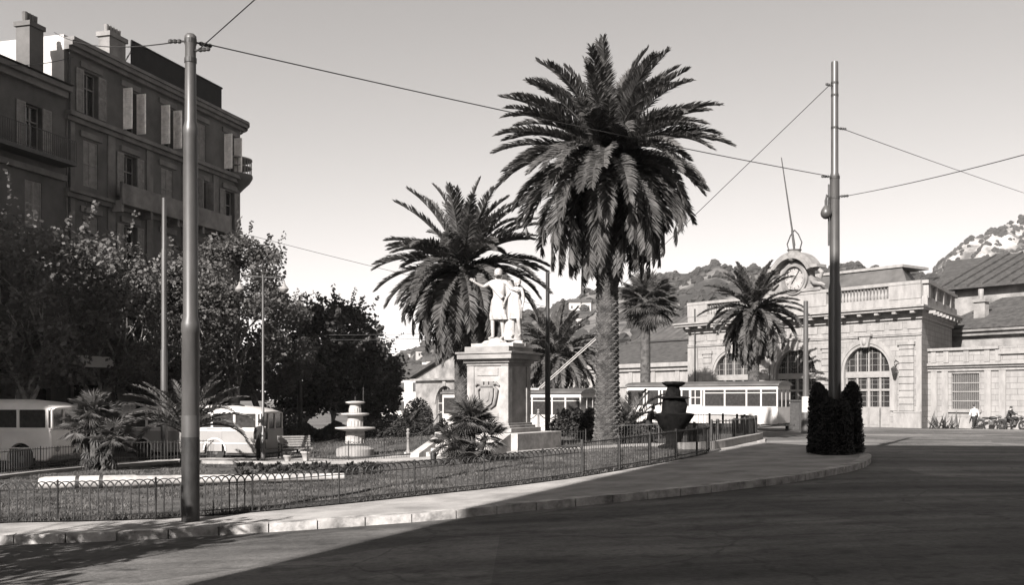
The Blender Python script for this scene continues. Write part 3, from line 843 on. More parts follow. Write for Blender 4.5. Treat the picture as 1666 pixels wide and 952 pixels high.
for s in (-1, 1):                                            # side scrolls and hanging swags
    kb.path([(CXc + s * 1.75, -.15, 12.9), (CXc + s * 2.35, -.2, 12.9), (CXc + s * 2.75, -.2, 12.5), (CXc + s * 2.6, -.2, 12.1), (CXc + s * 2.2, -.2, 12.2)], [.16, .2, .18, .14, .08], 8)
    kb.path([(CXc + s * 1.7, -.2, 12.0), (CXc + s * 2.1, -.3, 11.7), (CXc + s * 2.7, -.3, 11.6), (CXc + s * 3.1, -.25, 11.45)], [.16, .2, .16, .07], 8)
    kb.box(CXc + s * 2.3 - .35, CXc + s * 2.3 + .35, -.75, .5, 12.95, 13.2)
kb.ball((CXc, -.55, 14.15), (.42, .34, .5), 8)
kb.lathe([(.55, 0), (.5, .2), (.62, .35)], (CXc, -.2, 14.3), 12)
ck = kb.build('clock_crest', M_STONE2, ST, smooth=True)
dl = MB(); dl.lathe([(0, 0), (1.0, 0)], (0, 0, 0), 40)
dl2 = MB(); dl2.add([(CXc + p[0], -.16, CZ + .1 + p[1]) for p in dl.v], dl.f)
dl2.build('clock_dial', M_WHITE, ck)
hb = MB()
for k in range(12):
    q = 2 * PI * k / 12; cx, cz = math.sin(q), math.cos(q)
    m = MB(); m.box(-.025, .025, -.19, -.165, .74, .88)
    hb.add([(CXc + p[0] * cz + p[2] * cx, p[1], CZ + .1 - p[0] * cx + p[2] * cz) for p in m.v], m.f)
for ang, L, wd in ((R(38), .8, .03), (R(215), .5, .045)):
    m = MB(); m.box(-wd, wd, -.23, -.2, -.12, L)
    hb.add([(CXc + p[0] * math.cos(ang) + p[2] * math.sin(ang), p[1], CZ + .1 - p[0] * math.sin(ang) + p[2] * math.cos(ang)) for p in m.v], m.f)
hb.build('clock_hands', M_DARK, ck)
rg = MB()
for s in (-1, 1): rg.path([(CXc + s * .55, -.2, 14.6), (CXc + s * .75, -.2, 15.2), (CXc + s * .4, -.2, 15.9), (CXc, -.2, 16.3)], .05, 6)
rg.tube((CXc, -.2, 14.5), (CXc - .25, -.2, 16.3), .09, n=8); 
rg.tube((CXc, -.2, 15.0), (CXc - 1.35, -.2, 22.6), .085, .04, n=8)
rg.build('flagpole', M_DARK, ST)
# wall lantern by the right-hand door
lb = MB(); lx = spx(1463)
lb.path([(lx, -.13, 5.0), (lx, -.5, 5.15), (lx + .05, -.7, 4.95)], .04, 6); lb.path([(lx, -.13, 4.3), (lx, -.4, 4.5), (lx, -.65, 4.85)], .03, 6)
lb.lathe([(.0, .55), (.16, .42), (.22, .36), (.2, .3), (.12, -.05), (.05, -.15), (0, -.2)], (lx, -.72, 4.15), 8)
lb.build('wall_lantern', M_DARK, ST)
db = MB(); db.tube((spx(1133), -.2, 0), (spx(1133), -.2, 10.5), .07); db.build('drainpipe', M_DARK, ST)

# right wing -----------------------------------------------------------------
RW = thing('station_annex', 'low pale station wing with one big barred window', 'building', (P0.x, P0.y, SG), SRZ)
y0 = 2.3; X0 = -.93; X1 = 14.0
wx0, wx1 = spx(1548, y0), spx(1593, y0)
xb = spx(1626, y0)
wb = MB(); wall(wb, X0, X1, -.6, 6.0, y0, [(wx0, wx1, 1.45, 4.1)], .3)
wb.add([(X1, y0, -.6), (X1, 14, -.6), (X1, 14, 6), (X1, y0, 6)], [(0, 1, 2, 3)]); wb.add([(X0, y0, 5.6), (X1, y0, 5.6), (X1, 14, 5.6), (X0, 14, 5.6)], [(0, 1, 2, 3)])
wb.build('wall', M_ASHLAR, RW, fix=False)
tb = MB()
tb.box(X0, X1, y0 - .25, y0, 4.55, 4.72); tb.box(X0, X1, y0 - .42, y0, 4.72, 4.9); tb.box(X0, X1, y0 - .12, y0, 4.3, 4.45)
tb.box(X0, xb, y0 - .2, y0 + .3, 5.85, 6.05); tb.box(xb, X1, y0 - .18, y0 + .3, 5.45, 5.62)
tb.box(X0, X1, y0 - .1, y0, -.5, .75)
for x in (X0 + .3, spx(1540, y0) - .35, spx(1600, y0) + .1, xb, xb + 3.2, xb + 6.4): tb.box(x, x + .5, y0 - .09, y0, .75, 4.3)
for x in (X0 + .3, .4, 2.0, 3.6, xb - .3): tb.box(x, x + .4, y0 - .08, y0, 4.95, 5.8)
tb.box(wx0 - .2, wx1 + .2, y0 - .16, y0, 1.2, 1.42)
tb.build('trim', M_STONE, RW)
gl = MB().box(wx0, wx1, y0 + .24, y0 + .28, 1.45, 4.1).build('window', M_GLASS, RW)
ba = MB(); k = 14
for i in range(k + 1):
    x = wx0 + (wx1 - wx0) * i / k; ba.box(x - .02, x + .02, y0 + .1, y0 + .14, 1.45, 4.1)
for z in (2.05, 2.75, 3.4): ba.box(wx0, wx1, y0 + .08, y0 + .16, z - .035, z + .035)
ba.build('window_bars', M_FRAME, gl)
# train hall behind -----------------------------------------------------------
TH = thing('train_hall', 'big tiled train hall rising behind the right-hand wing', 'building', (P0.x, P0.y, SG), SRZ)
wb = MB(); wb.box(-7, 40, 14, 14.4, -.5, 8.1); wb.box(-9, 40, 20, 20.4, 8, 12.6); wb.box(39.6, 40, 14.4, 38, -.5, 8); wb.box(-9, -8.6, 20.4, 38, 0, 12.6)
wb.build('wall', M_STONE2, TH)
cb = MB(); cb.box(-7.2, 40, 13.3, 14.0, 7.95, 8.25); cb.box(-7.2, 40, 13.55, 14.0, 7.6, 7.95); cb.build('cornice', M_TRIM, TH)
rb = MB()
rb.add([(-7.4, 13.2, 8.3), (40, 13.2, 8.3), (40, 20, 11.3), (-4.5, 20, 11.3), (-7.4, 13.2, 8.2), (40, 13.2, 8.2)], [(0, 1, 2, 3), (4, 5, 1, 0)])
rb.add([(-10.5, 19, 12.5), (41, 19, 12.5), (41, 29, 16.4), (-15, 29, 16.4), (-10, 39, 12.5), (41, 39, 12.5), (-10.5, 19, 12.3), (41, 19, 12.3)], [(0, 1, 2, 3), (3, 2, 5, 4), (0, 3, 4), (6, 7, 1, 0)])
for i in range(38):
    x = -10 + i * 1.35
    rb.add([(x, 19, 12.52), (x + .16, 19, 12.52), (x + .16, 19, 12.68), (x, 19, 12.68), (x - 0, 29, 16.42), (x + .16, 29, 16.42), (x + .16, 29, 16.58), (x, 29, 16.58)], [(0, 1, 2, 3), (3, 2, 6, 7), (0, 3, 7, 4), (1, 5, 6, 2)])
rb.build('roof', M_ROOF, TH, fix=False)
cb = MB(); cx = spx(1590, 15); cb.box(cx - .5, cx + .5, 15.3, 16, 8.5, 10.6); cb.box(cx - .65, cx + .65, 15.15, 16.15, 10.6, 10.85); cb.lathe([(.2, 0), (.24, .9)], (cx, 15.6, 10.85), 8); cb.build('chimney', M_STONE2, TH)

# left wing ---------------------------------------------------------------------
LW = thing('station_annex', 'long low station wing running left behind the palms', 'building', (P0.x, P0.y, SG), SRZ)
wb = MB(); wb.box(-50, XL - .05, .7, 12, -1, 5.5); wb.build('wall', M_STONE, LW)
tb = MB(); tb.box(-50, XL - .1, .2, .7, 5.3, 5.7); tb.box(-50, XL - .1, .45, .7, 4.95, 5.3); tb.box(-50, XL - .1, .55, .7, 3.4, 3.6)
for i in range(8): tb.box(-26 - i * 3.2, -25.5 - i * 3.2, .6, .7, 0, 5)
tb.build('trim', M_STONE, LW)
rb = MB(); rb.add([(-50, .2, 5.72), (XL - .1, .2, 5.72), (XL - .1, 6.5, 8.1), (-50, 6.5, 8.1), (-50, 12.5, 5.6), (XL - .1, 12.5, 5.6)], [(0, 1, 2, 3), (3, 2, 5, 4)]); rb.build('roof', M_ROOF, LW)
for i in range(7):
    x = -28.3 - i * 3.2; o = MB().box(x - .7, x + .7, .66, .72, 1.2, 3.2).build('window', M_GLASS, LW)
    MB().box(x - .04, x + .04, .62, .66, 1.2, 3.2).build('frame', M_FRAME, o)
LS = thing('train_shed', 'ribbed dark shed roof showing between the far palms', 'building', (P0.x, P0.y, SG), SRZ)
MB().box(-44, XL - .4, 14, 24, 0, 8.8).build('wall', M_STONE2, LS)
rb = MB(); rb.add([(-45, 13, 8.9), (XL - .4, 13, 8.9), (XL - .4, 19, 12.0), (-45, 19, 12.0), (-45, 25, 8.9), (XL - .4, 25, 8.9)], [(0, 1, 2, 3), (3, 2, 5, 4)])
for i in range(20):
    x = -44.5 + i * 1.05
    rb.add([(x, 13, 8.94), (x + .14, 13, 8.94), (x + .14, 19, 12.16), (x, 19, 12.16)], [(0, 1, 2, 3)])
rb.build('roof', M_ROOF2, LS)
# far pavilion with gable ----------------------------------------------------------
yl = -1.5; ga, gb = spx(676, yl), spx(815, yl); gm = (ga + gb) / 2; ac = spx(725, yl); ar = 2.1
gz = g(0, 130) - SG
GP = thing('station_pavilion', 'gabled stone pavilion with an arched doorway far behind the monument', 'building', (P0.x, P0.y, SG), SRZ)
wb = MB(); gb2 = 2 * gm - ac
wall(wb, ga, gb, -1.2, 4.9, yl, [(c - ar, c + ar, -1, 2.6 + ar - .9) for c in (ac, gb2)], .4)
for c in (ac, gb2):
    vs, fs = [], []
    for i in range(17):
        q = PI - PI * i / 16; x, z = c + ar * math.cos(q), 1.7 + ar * math.sin(q)
        vs += [(x, yl, z), (x, yl, 1.7 + ar), (x, yl + .4, z)]
    for i in range(16): fs += [(3 * i, 3 * i + 3, 3 * i + 4, 3 * i + 1), (3 * i, 3 * i + 2, 3 * i + 5, 3 * i + 3)]
    wb.add(vs, fs)
wb.add([(ga, yl, 4.9), (gb, yl, 4.9), (gm, yl, 7.6)], [(0, 1, 2)]); wb.add([(ga, yl, -1), (ga, yl + 14, -1), (ga, yl + 14, 4.9), (ga, yl, 4.9)], [(0, 1, 2, 3)]); wb.add([(gb, yl, -1), (gb, yl + 14, -1), (gb, yl + 14, 4.9), (gb, yl, 4.9)], [(0, 1, 2, 3)])
wb.build('wall', M_STONE2, GP, fix=False)
rb = MB()
for s, xx in ((1, ga), (-1, gb)):
    rb.add([(xx - s * .8, yl - .7, 4.75), (gm, yl - .7, 7.85), (gm, yl + 14, 7.85), (xx - s * .8, yl + 14, 4.75), (xx - s * .8, yl - .7, 5.1), (gm, yl - .7, 8.2), (gm, yl + 14, 8.2), (xx - s * .8, yl + 14, 5.1)], [(0, 1, 2, 3), (4, 7, 6, 5), (0, 4, 5, 1), (0, 3, 7, 4), (3, 2, 6, 7)])
rb.build('roof', M_ROOF, GP)
tb = MB(); tb.box(ga - .6, gb + .6, yl - .5, yl, 4.5, 4.75)
for c in (ac, gb2):
    vs, fs = [], []
    for i in range(17):
        q = PI * i / 16
        for rr, y in ((ar, yl - .12), (ar + .4, yl - .12)): vs.append((c + rr * math.cos(q), y, 1.7 + rr * math.sin(q)))
    tb.add(vs, [(2 * i, 2 * i + 1, 2 * i + 3, 2 * i + 2) for i in range(16)])
    tb.box(c - .3, c + .3, yl - .3, yl, 1.7 + ar, 4.4)
tb.build('trim', M_STONE2, GP)
for c in (ac, gb2):
    o = MB().box(c - ar, c + ar, yl + .36, yl + .4, -1, 1.7 + ar).build('door', M_GLASS, GP)
    fb = MB()
    for k in range(5): fb.box(c - ar + k * ar / 2 - .07, c - ar + k * ar / 2 + .07, yl + .28, yl + .36, -1, 1.7 + ar)
    for z in (.6, 1.7): fb.box(c - ar, c + ar, yl + .27, yl + .355, z - .08, z + .08)
    fb.build('frame', M_FRAME, o)
# pale villa left of the pavilion
vp = at(662, 690, 150)
t = thing('villa', 'small white villa half hidden by dark trees beside the gabled pavilion', 'house', (vp.x, vp.y, .3), R(-20))
MB().box(-6, 2.6, 0, 8, -1, 5.6).build('wall', M_HWALL, t)
MB().prism_x([(-.6, 5.6), (8.6, 5.6), (4, 7.6)], -6.4, 3).build('roof', M_ROOF, t)
for x in (-3.6, -.9, 1.4):
    for z in (.9, 3.6): MB().box(x - .45, x + .45, -.05, .1, z, z + 1.3).build('window', M_GLASS, t)
# ================================================================== palms
def trunk_mesh(h, rprof, scales=14, row=.13, relief=.07, sub=6, jitter=0.0, seed=1):
    """leaf-base pattern: staggered overlapping scales round a tapered trunk"""
    r2 = random.Random(seed); nrow = int(h / row); mb = MB()
    nu = scales * sub; nv = nrow * 4; vs = []
    for j in range(nv + 1):
        v = j / nv * nrow; z = h * j / nv
        R0 = rprof(z / h)
        for i in range(nu):
            u = i / sub
            k = math.floor(v); best = 0
            for kk in (k, k - 1):
                uu = (u + (0.5 if kk % 2 else 0)) % 1.0 - .5
                vv = v - kk
                shape = 1.35 - abs(uu) * 1.3
                if vv < shape:
                    hgt = (1 - vv / shape) if vv > .12 else vv / .12
                    best = max(best, (0.25 + .75 * (vv / shape)) * (1 - (2 * abs(uu)) ** 2 * .55) if vv < shape * .93 else best)
            f = R0 * (1 + relief * (best - .5)) 
            q = 2 * PI * i / nu
            vs.append((f * math.cos(q), f * math.sin(q), z))
    fs = [(j * nu + i, j * nu + (i + 1) % nu, (j + 1) * nu + (i + 1) % nu, (j + 1) * nu + i) for j in range(nv) for i in range(nu)]
    return mb.add(vs, fs)

def frond(mb, base, az, el, L, droop, ll, n=62, wd=.034, r2=rnd, vee=.35, power=1.5, bare=.1, twist=0.0):
    p = Vector(base); steps = 26; pts = [p.copy()]; tans = []
    h = Vector((math.cos(az), math.sin(az), 0)); up = Vector((0, 0, 1)); side0 = Vector((-math.sin(az), math.cos(az), 0))
    for i in range(steps):
        s = (i + .5) / steps
        pit = max(R(-88), el - droop * s ** power)
        t = h * math.cos(pit) + up * math.sin(pit); tans.append(t)
        p = p + t * (L / steps); pts.append(p.copy())
    mb.path(pts[::2] + ([pts[-1]] if len(pts[::2]) * 2 - 1 != len(pts) else []), [max(.006, .045 * (1 - k / 14)) for k in range(len(pts[::2]) + (1 if len(pts[::2]) * 2 - 1 != len(pts) else 0))], 4, caps=False)
    for i in range(n):
        s = bare + (1 - bare) * (i + .5) / n
        f = s * steps; k = min(steps - 1, int(f)); q = pts[k].lerp(pts[k + 1], f - k); t = tans[k]
        nrm = side0.cross(t).normalized()
        if nrm.z < 0 and abs(t.z) < .98: nrm = -nrm
        prof = math.sin(PI * min(1, (.16 + .84 * s) * .93)) ** .65
        for sd in (-1, 1):
            l = ll * prof * r2.uniform(.82, 1.1)
            ang = R(58 - 30 * s) + r2.uniform(-.08, .08)
            d = t * math.cos(ang) + side0 * sd * math.sin(ang) + nrm * (vee + r2.uniform(-.18, .18))
            d.normalize()
            wv = t.cross(d).cross(d).normalized() * wd if r2.random() < .5 else (t * .7 + nrm * .7 * (1 if r2.random() < .5 else -1)).normalized() * wd
            m = q + d * l * .55
            e = q + d * l + Vector((0, 0, -1)) * l * .16
            mb.add([q - wv * .6, q + wv * .6, m + wv, e, m - wv], [(0, 1, 2, 4), (4, 2, 3)])

def crown_mesh(n, L, ll, seed, el_hi=84, el_lo=-48, nl=62, wd=.034, r0=.35, rise=.6, pw=.8):
    mb = MB(); r2 = random.Random(seed); ga = 2.39996
    for i in range(n):
        u = (i + .5) / n
        el = R(el_hi + (el_lo - el_hi) * u ** pw + r2.uniform(-7, 7))
        az = i * ga + r2.uniform(-.45, .45)
        Lf = L * (0.93 + .14 * math.sin(PI * min(1, .15 + u))) * r2.uniform(.9, 1.1) * (1.12 if u > .7 else 1)
        dr = R(30 + 44 * min(1, u * 1.25)) + r2.uniform(-.15, .2)
        if r2.random() < .1 and u > .15: Lf *= r2.uniform(.6, .85); dr *= r2.uniform(1.3, 1.9); el -= .15
        rr = r0 * (.3 + .7 * u)
        frond(mb, (rr * math.cos(az), rr * math.sin(az), rise * (1 - u)), az, el, Lf, dr, ll, nl, wd, r2)
    return mb
def skirt_mesh(n, L, seed, r0=.45):
    mb = MB(); r2 = random.Random(seed)
    for i in range(n):
        az = 2 * PI * i / n + r2.uniform(-.2, .2)
        frond(mb, (r0 * math.cos(az), r0 * math.sin(az), r2.uniform(-.5, .1)), az, R(r2.uniform(-50, -10)), L * r2.uniform(.7, 1.05), R(105), .5, 64, .03, r2, power=.7)
    return mb

def palm(name, label, base, h, rprof, crown, skirt=None, relief=.07, rz=0, scales=14, sub=5, row=.13):
    t = thing(name, label, 'palm tree', tuple(base), rz)
    trunk_mesh(h + .3, rprof, scales, row, relief, sub).build('trunk', M_PTRUNK, t, smooth=False)
    c = crown.build('crown', M_FROND, t, fix=False); c.location = (0, 0, h)
    bm_ = MB(); bm_.lathe([(rprof(1) * .95, -.9), (rprof(1) * 1.25, -.3), (rprof(1) * 1.1, .3), (.12, .8)], (0, 0, h), 16)
    bm_.build('crown_heart', M_DEAD, t, smooth=True)
    if skirt: s = skirt.build('dead_fronds', M_DEAD, t, fix=False); s.location = (0, 0, h)
    return t
# the big one
b = gp(988, 727, PZ + .05); hb = CAM_Z + (HOR - 268) / F_PX * b.y - b.z
palm('date_palm', 'tallest palm with thick scaly trunk towering over the garden fence', (b.x, b.y, b.z - .1), hb,
     lambda s: .46 + .14 * max(0, 1 - s * 7) ** 2 + .08 * max(0, 1 - s * 2.2) + .07 * s ** 6, crown_mesh(180, 4.5, .78, 11, nl=108, wd=.032, el_lo=-58, pw=.84), skirt_mesh(30, 4.9, 3, .45), relief=.24, sub=11, scales=8, row=.14)
# behind the monument
b = on(752, 50, PZ); hb = CAM_Z + (HOR - 448) / F_PX * 50 - b.z
c2 = crown_mesh(115, 3.9, .7, 23, nl=84, wd=.036, el_lo=-60)
palm('date_palm', 'broad palm whose trunk rises just left of the monument pedestal', tuple(b), hb, lambda s: .36 + .12 * max(0, 1 - s * 4), c2, skirt_mesh(18, 3.5, 5, .35), relief=.2, scales=8, sub=8)
b = on(1226, 79); hb = CAM_Z + (HOR - 512) / F_PX * 79 - b.z
palm('date_palm', 'drooping palm standing behind the tram in front of the station doors', tuple(b), hb, lambda s: .42, crown_mesh(100, 3.6, .6, 37, nl=64, wd=.05, el_lo=-62), skirt_mesh(20, 3.4, 6, .4), relief=.12)
b = on(905, 86); hb = CAM_Z + (HOR - 585) / F_PX * 86 - b.z
palm('date_palm', 'short dark palm behind the right side of the monument', tuple(b), hb, lambda s: .45, crown_mesh(90, 3.9, .7, 41, nl=56, wd=.06, el_lo=-40), skirt_mesh(16, 3.2, 8, .4), relief=.12)

# stemless young feather palms
def young_palm(label, base, L, n, seed, el_hi=80, el_lo=8, ll=.45, th=.5):
    t = thing('young_palm', label, 'palm tree', tuple(base))
    mb = MB(); r2 = random.Random(seed)
    for i in range(n):
        u = (i + .5) / n
        frond(mb, (.1 * math.cos(i), .1 * math.sin(i), th), i * 2.39996 + r2.uniform(-.2, .2), R(el_hi + (el_lo - el_hi) * u), L * r2.uniform(.85, 1.1), R(38 + 42 * u), ll, 56, .022, r2, vee=.3)
    mb.build('crown', M_FROND, t, fix=False)
    trunk_mesh(th + .25, lambda s: .24 - .06 * s, 10, .12, .2, 4).build('trunk', M_PTRUNK, t)
    return t
b = gp(303, 757, PZ); young_palm('stemless feather palm arching behind the tall foreground pole', b, 2.9, 30, 51, 78, 24, .42, 1.25)
b = on(1022, 52, PZ); young_palm('low feather palm beside the scaly trunk and the dark fountain', b, 2.5, 22, 52)

# fan palms
def fan(mb, base, az, el, pet, fr, r2, seg=26, spread=R(250), wd=.035):
    d = Vector((math.cos(az) * math.cos(el), math.sin(az) * math.cos(el), math.sin(el)))
    c = Vector(base) + d * pet + Vector((0, 0, -.05 * pet))
    mb.path([base, Vector(base) + d * pet * .5, c], [.018, .015, .01], 4, caps=False)
    side = Vector((-math.sin(az), math.cos(az), 0)); nrm = side.cross(d).normalized()
    for k in range(seg):
        q = -spread / 2 + spread * (k + .5) / seg
        e = (d * math.cos(q) + side * math.sin(q)) * 1.0 + nrm * (.12 + .18 * abs(math.sin(q)))
        e.normalize(); l = fr * (1 - .25 * (abs(q) / (spread / 2)) ** 2) * r2.uniform(.9, 1.08)
        tv = (-d * math.sin(q) + side * math.cos(q)) * wd * (1 if k % 2 else .8) + nrm * wd * .6 * (1 if k % 2 else -1)
        m = c + e * l * .55; tip = c + e * l + Vector((0, 0, -l * .12))
        mb.add([c, m + tv, tip, m - tv], [(0, 1, 2), (0, 2, 3)])
def fan_head(mb, c, n, pet, fr, seed, el_hi=85, el_lo=-35, seg=26, wd=.035):
    r2 = random.Random(seed)
    for i in range(n):
        u = (i + .5) / n
        fan(mb, c, i * 2.39996 + r2.uniform(-.3, .3), R(el_hi + (el_lo - el_hi) * u + r2.uniform(-8, 8)), pet * r2.uniform(.75, 1.2), fr * r2.uniform(.85, 1.1), r2, seg, wd=wd)
def fan_clump(label, base, stems, seed, fr=.5, pet=.45):
    t = thing('fan_palm', label, 'palm tree', tuple(base)); mb = MB(); tb = MB(); dm = MB(); r2 = random.Random(seed)
    for i, (dx, dy, h, r, n) in enumerate(stems):
        top = (dx, dy, h)
        tb.path([(dx * .35, dy * .35, -.1), (dx * .7, dy * .7, h * .5), top], [r * 1.05, r, r * .9], 10)
        fan_head(mb, top, n, pet, fr, seed + i, 85, -30, 22, .021)
        for k in range(7):
            a = r2.uniform(0, 2 * PI); zz = r2.uniform(.35, .95)
            fan(dm, (dx * zz + r * math.cos(a), dy * zz + r * math.sin(a), h * zz), a, R(r2.uniform(-75, -50)), .3, .38, r2, 12, R(150))
    mb.build('crown', M_FROND2, t, fix=False); tb.build('trunk', M_PTRUNK, t); dm.build('dead_fronds', M_DEAD, t, fix=False)
    return t
b = gp(155, 768, PZ); fan_clump('bushy fan palm of three stems near the left-hand coach', b, [(-.05, 0, 2.2, .15, 30), (.78, -.1, 1.25, .12, 18), (-.55, .1, 1.6, .13, 18), (.25, .3, 1.85, .12, 14)], 61, .56, .42)
b = gp(763, 757, PZ); fan_clump('shaggy fan palm in front of the monument steps', b, [(.05, 0, 1.65, .2, 34), (-.5, -.1, .75, .14, 20), (.55, .15, .95, .12, 16), (-.3, -.35, .3, .12, 18)], 71, .56, .42)
b = on(1050, 84); t = thing('fan_palm', 'tall fan palm with shaggy round head behind the scaly trunk', 'palm tree', tuple(b)); hb = CAM_Z + (HOR - 490) / F_PX * 84 - b.z
trunk_mesh(hb + .2, lambda s: .37 + .06 * (1 - s), 10, .14, .06, 4).build('trunk', M_PTRUNK, t)
mb = MB(); fan_head(mb, (.25, 0, hb), 74, 1.45, 1.45, 81, 88, -45, 26, .06); mb.build('crown', M_FROND2, t, fix=False)
mb = MB(); fan_head(mb, (.15, 0, hb - .4), 26, .9, 1.1, 82, -40, -80, 16, .06); mb.build('dead_fronds', M_DEAD, t, fix=False)

# ================================================================== leafy trees
def tree_meshes(seed, h, r, nleaf, leaf, open_=.5, low=.28, clumps=60, oval=1.15):
    """trunk with limbs and a crown of single leaves gathered in uneven clumps"""
    r2 = random.Random(seed); tb = MB(); cm = MB()
    tips = []
    def limb(p, d, L, rad, depth):
        pts = [Vector(p)]; rs = [rad]; dd = Vector(d)
        for k in range(4):
            dd = (dd + Vector((r2.uniform(-.2, .2), r2.uniform(-.2, .2), r2.uniform(-.02, .16)))).normalized()
            pts.append(pts[-1] + dd * L / 4); rs.append(rad * (1 - .15 * (k + 1)))
        tb.path(pts, rs, 7 if depth < 2 else 5, caps=False)
        if depth >= 3: tips.append(pts[-1]); return
        tips.append(pts[-1])
        for k in range(3 if depth else 5):
            a = r2.uniform(0, 2 * PI); e = r2.uniform(.25, 1.0)
            nd = (dd * .75 + Vector((math.cos(a) * e, math.sin(a) * e, .22))).normalized()
            limb(pts[-1 - (k % 2)], nd, L * r2.uniform(.6, .85), rad * .5, depth + 1)
    limb((0, 0, -.2), (r2.uniform(-.06, .06), 0, 1), h * low, h * .022 + .05, 0)
    cz = h * (low + (1 - low) * .5); rz = h * (1 - low) * .5
    cl = []
    for k in range(clumps):
        while True:
            x, y, z = r2.uniform(-1, 1), r2.uniform(-1, 1), r2.uniform(-1, 1); q = math.sqrt(x * x + y * y + z * z)
            if .35 < q < 1: break
        f = (.55 + .45 * q) / q if q < .8 else 1
        cl.append((Vector((x * f * r, y * f * r, cz + z * f * rz)), r2.uniform(.28, .55) * r * .62))
    for k in range(nleaf):
        c, cr = r2.choice(cl)
        v = Vector((r2.gauss(0, 1), r2.gauss(0, 1), r2.gauss(0, .8)))
        v = v.normalized() * cr * r2.random() ** open_
        p = c + v
        if p.z < h * low * .75: continue
        a = Vector((r2.uniform(-1, 1), r2.uniform(-1, 1), r2.uniform(-.6, .6))).normalized(); bq = a.cross(Vector((r2.uniform(-1, 1), r2.uniform(-1, 1), r2.uniform(-1, 1)))).normalized()
        s = leaf * r2.uniform(.6, 1.25)
        cm.add([p - a * s, p - bq * s * .75 + a * s * .1, p + a * s * 1.1, p + bq * s * .75], [(0, 1, 2, 3)])
    # sprays that break the outline
    for k in range(int(clumps * .8)):
        c, cr = r2.choice(cl); d = (c - Vector((0, 0, cz))).normalized() + Vector((0, 0, .5))
        p = c + d * cr * .6
        for j in range(16):
            q = p + d * cr * .75 * j / 16 + Vector((r2.uniform(-.12, .12), r2.uniform(-.12, .12), r2.uniform(-.12, .12)))
            a = Vector((r2.uniform(-1, 1), r2.uniform(-1, 1), r2.uniform(-1, 1))).normalized(); bq = a.orthogonal().normalized(); s = leaf * .9
            cm.add([q - a * s, q - bq * s * .7, q + a * s, q + bq * s * .7], [(0, 1, 2, 3)])
    return tb, cm
def leafy(name, label, base, seed, h, r, nleaf, leaf, m, group=None, **k):
    t = thing(name, label, 'tree', tuple(base), rnd.uniform(0, 6), group)
    tb, cm = tree_meshes(seed, h, r, nleaf, leaf, **k)
    tb.build('trunk', M_BARK, t, smooth=True); cm.build('crown', m, t, fix=False)
    return t
GR = 'plane trees along the left-hand pavement'
def px_tree(px, d, top, r, seed, label, m=None, name='plane_tree', n=10500, leaf=.11, low=.3, grp=GR, clumps=60):
    b = on(px, d); h = CAM_Z + (HOR - top) / F_PX * d - b.z
    return leafy(name, label, b, seed, h * .94, r, n, leaf, m or M_LEAF, grp, low=low, clumps=clumps)
px_tree(30, 46, 335, 4.4, 101, 'plane tree at the far left edge against the lower apartment block')
px_tree(150, 51, 362, 4.0, 102, 'sparse plane tree over the white awning, below the billboard building', n=7000)
px_tree(262, 56, 395, 3.7, 103, 'plane tree standing behind the thin pole with its foliage hiding the balcony', n=8500)
px_tree(375, 58, 358, 3.3, 104, 'pale sunlit plane tree covering the rounded corner of the apartment block', n=12500)
px_tree(432, 66, 440, 3.2, 105, 'plane tree directly behind the twin-armed street lamp', n=9800)
GD = 'dark trees receding beyond the coaches'
px_tree(487, 74, 478, 3.9, 106, 'dense dark tree just right of the twin-armed lamp, behind the bench', M_LEAFD, 'dark_tree', 10500, .16, .2, GD)
px_tree(541, 80, 482, 4.0, 107, 'dark tree with feathery top sprigs, left of the pale fountain', M_LEAFD, 'dark_tree', 10500, .16, .2, GD)
px_tree(576, 88, 532, 3.9, 108, 'rounded dark tree right behind the pale fountain', M_LEAFD, 'dark_tree', 9500, .17, .18, GD)
px_tree(600, 99, 570, 3.3, 109, 'last dark tree of the receding row, nearest the gabled pavilion', M_LEAFD, 'dark_tree', 9500, .18, .15, GD)
# trees outside the frame that throw dappled shade over the kerb
for k, (x, y, h, r) in enumerate([(-12.6, 11.2, 5.6, 2.4), (-10.2, 14.2, 5.0, 1.8), (-15.2, 9.2, 6.6, 2.6), (-14.0, 7.2, 9.2, 2.6)]):
    leafy('plane_tree', 'plane tree outside the view at the left, throwing dappled shade over the kerb', (x, y, 0), 120 + k, h, r, 900, .12, M_LEAF, GR, low=.5, clumps=16)

# hedges and shrubs
def leaf_mass(mb, boxf, n, leaf, r2):
    for k in range(n):
        p = boxf(r2); a = Vector((r2.uniform(-1, 1), r2.uniform(-1, 1), r2.uniform(-1, 1))).normalized(); b_ = a.orthogonal().normalized(); s = leaf * r2.uniform(.6, 1.2)
        mb.add([p - a * s, p - b_ * s * .6, p + a * s, p + b_ * s * .6], [(0, 1, 2, 3)])
def hedge(name, label, a, b_, h, wd, n, leaf, seed, group=None):
    r2 = random.Random(seed); a, b_ = Vector(a), Vector(b_); L = (b_ - a); Ld = L.normalized(); nn = Vector((-Ld.y, Ld.x, 0)).normalized()
    t = thing(name, label, 'hedge', tuple(a), 0, group)
    cm = MB()
    def f(r):
        s = r.random(); u = r.uniform(-1, 1); e = r.random()
        z = h * (1 - .25 * u * u) * (.8 + .2 * math.sin(s * 19 + seed)) * (1 - (1 - e) ** 3) * r.uniform(.9, 1.08)
        return L * s + nn * u * wd + Vector((0, 0, z))
    leaf_mass(cm, f, n, leaf, r2); cm.build('foliage', M_HEDGE, t, fix=False)
    tb = MB()
    for k in range(int(L.length / .8) + 1):
        p = L * min(1, k * .8 / L.length); tb.tube(p, p + Vector((r2.uniform(-.1, .1), 0, h * .7)), .04, .02, 5)
    tb.build('stem', M_BARK, t)
    return t
hedge('hedge', 'long dark hedge behind the pale fountain', on(610, 66), on(722, 64), 1.5, .7, 6000, .09, 1)
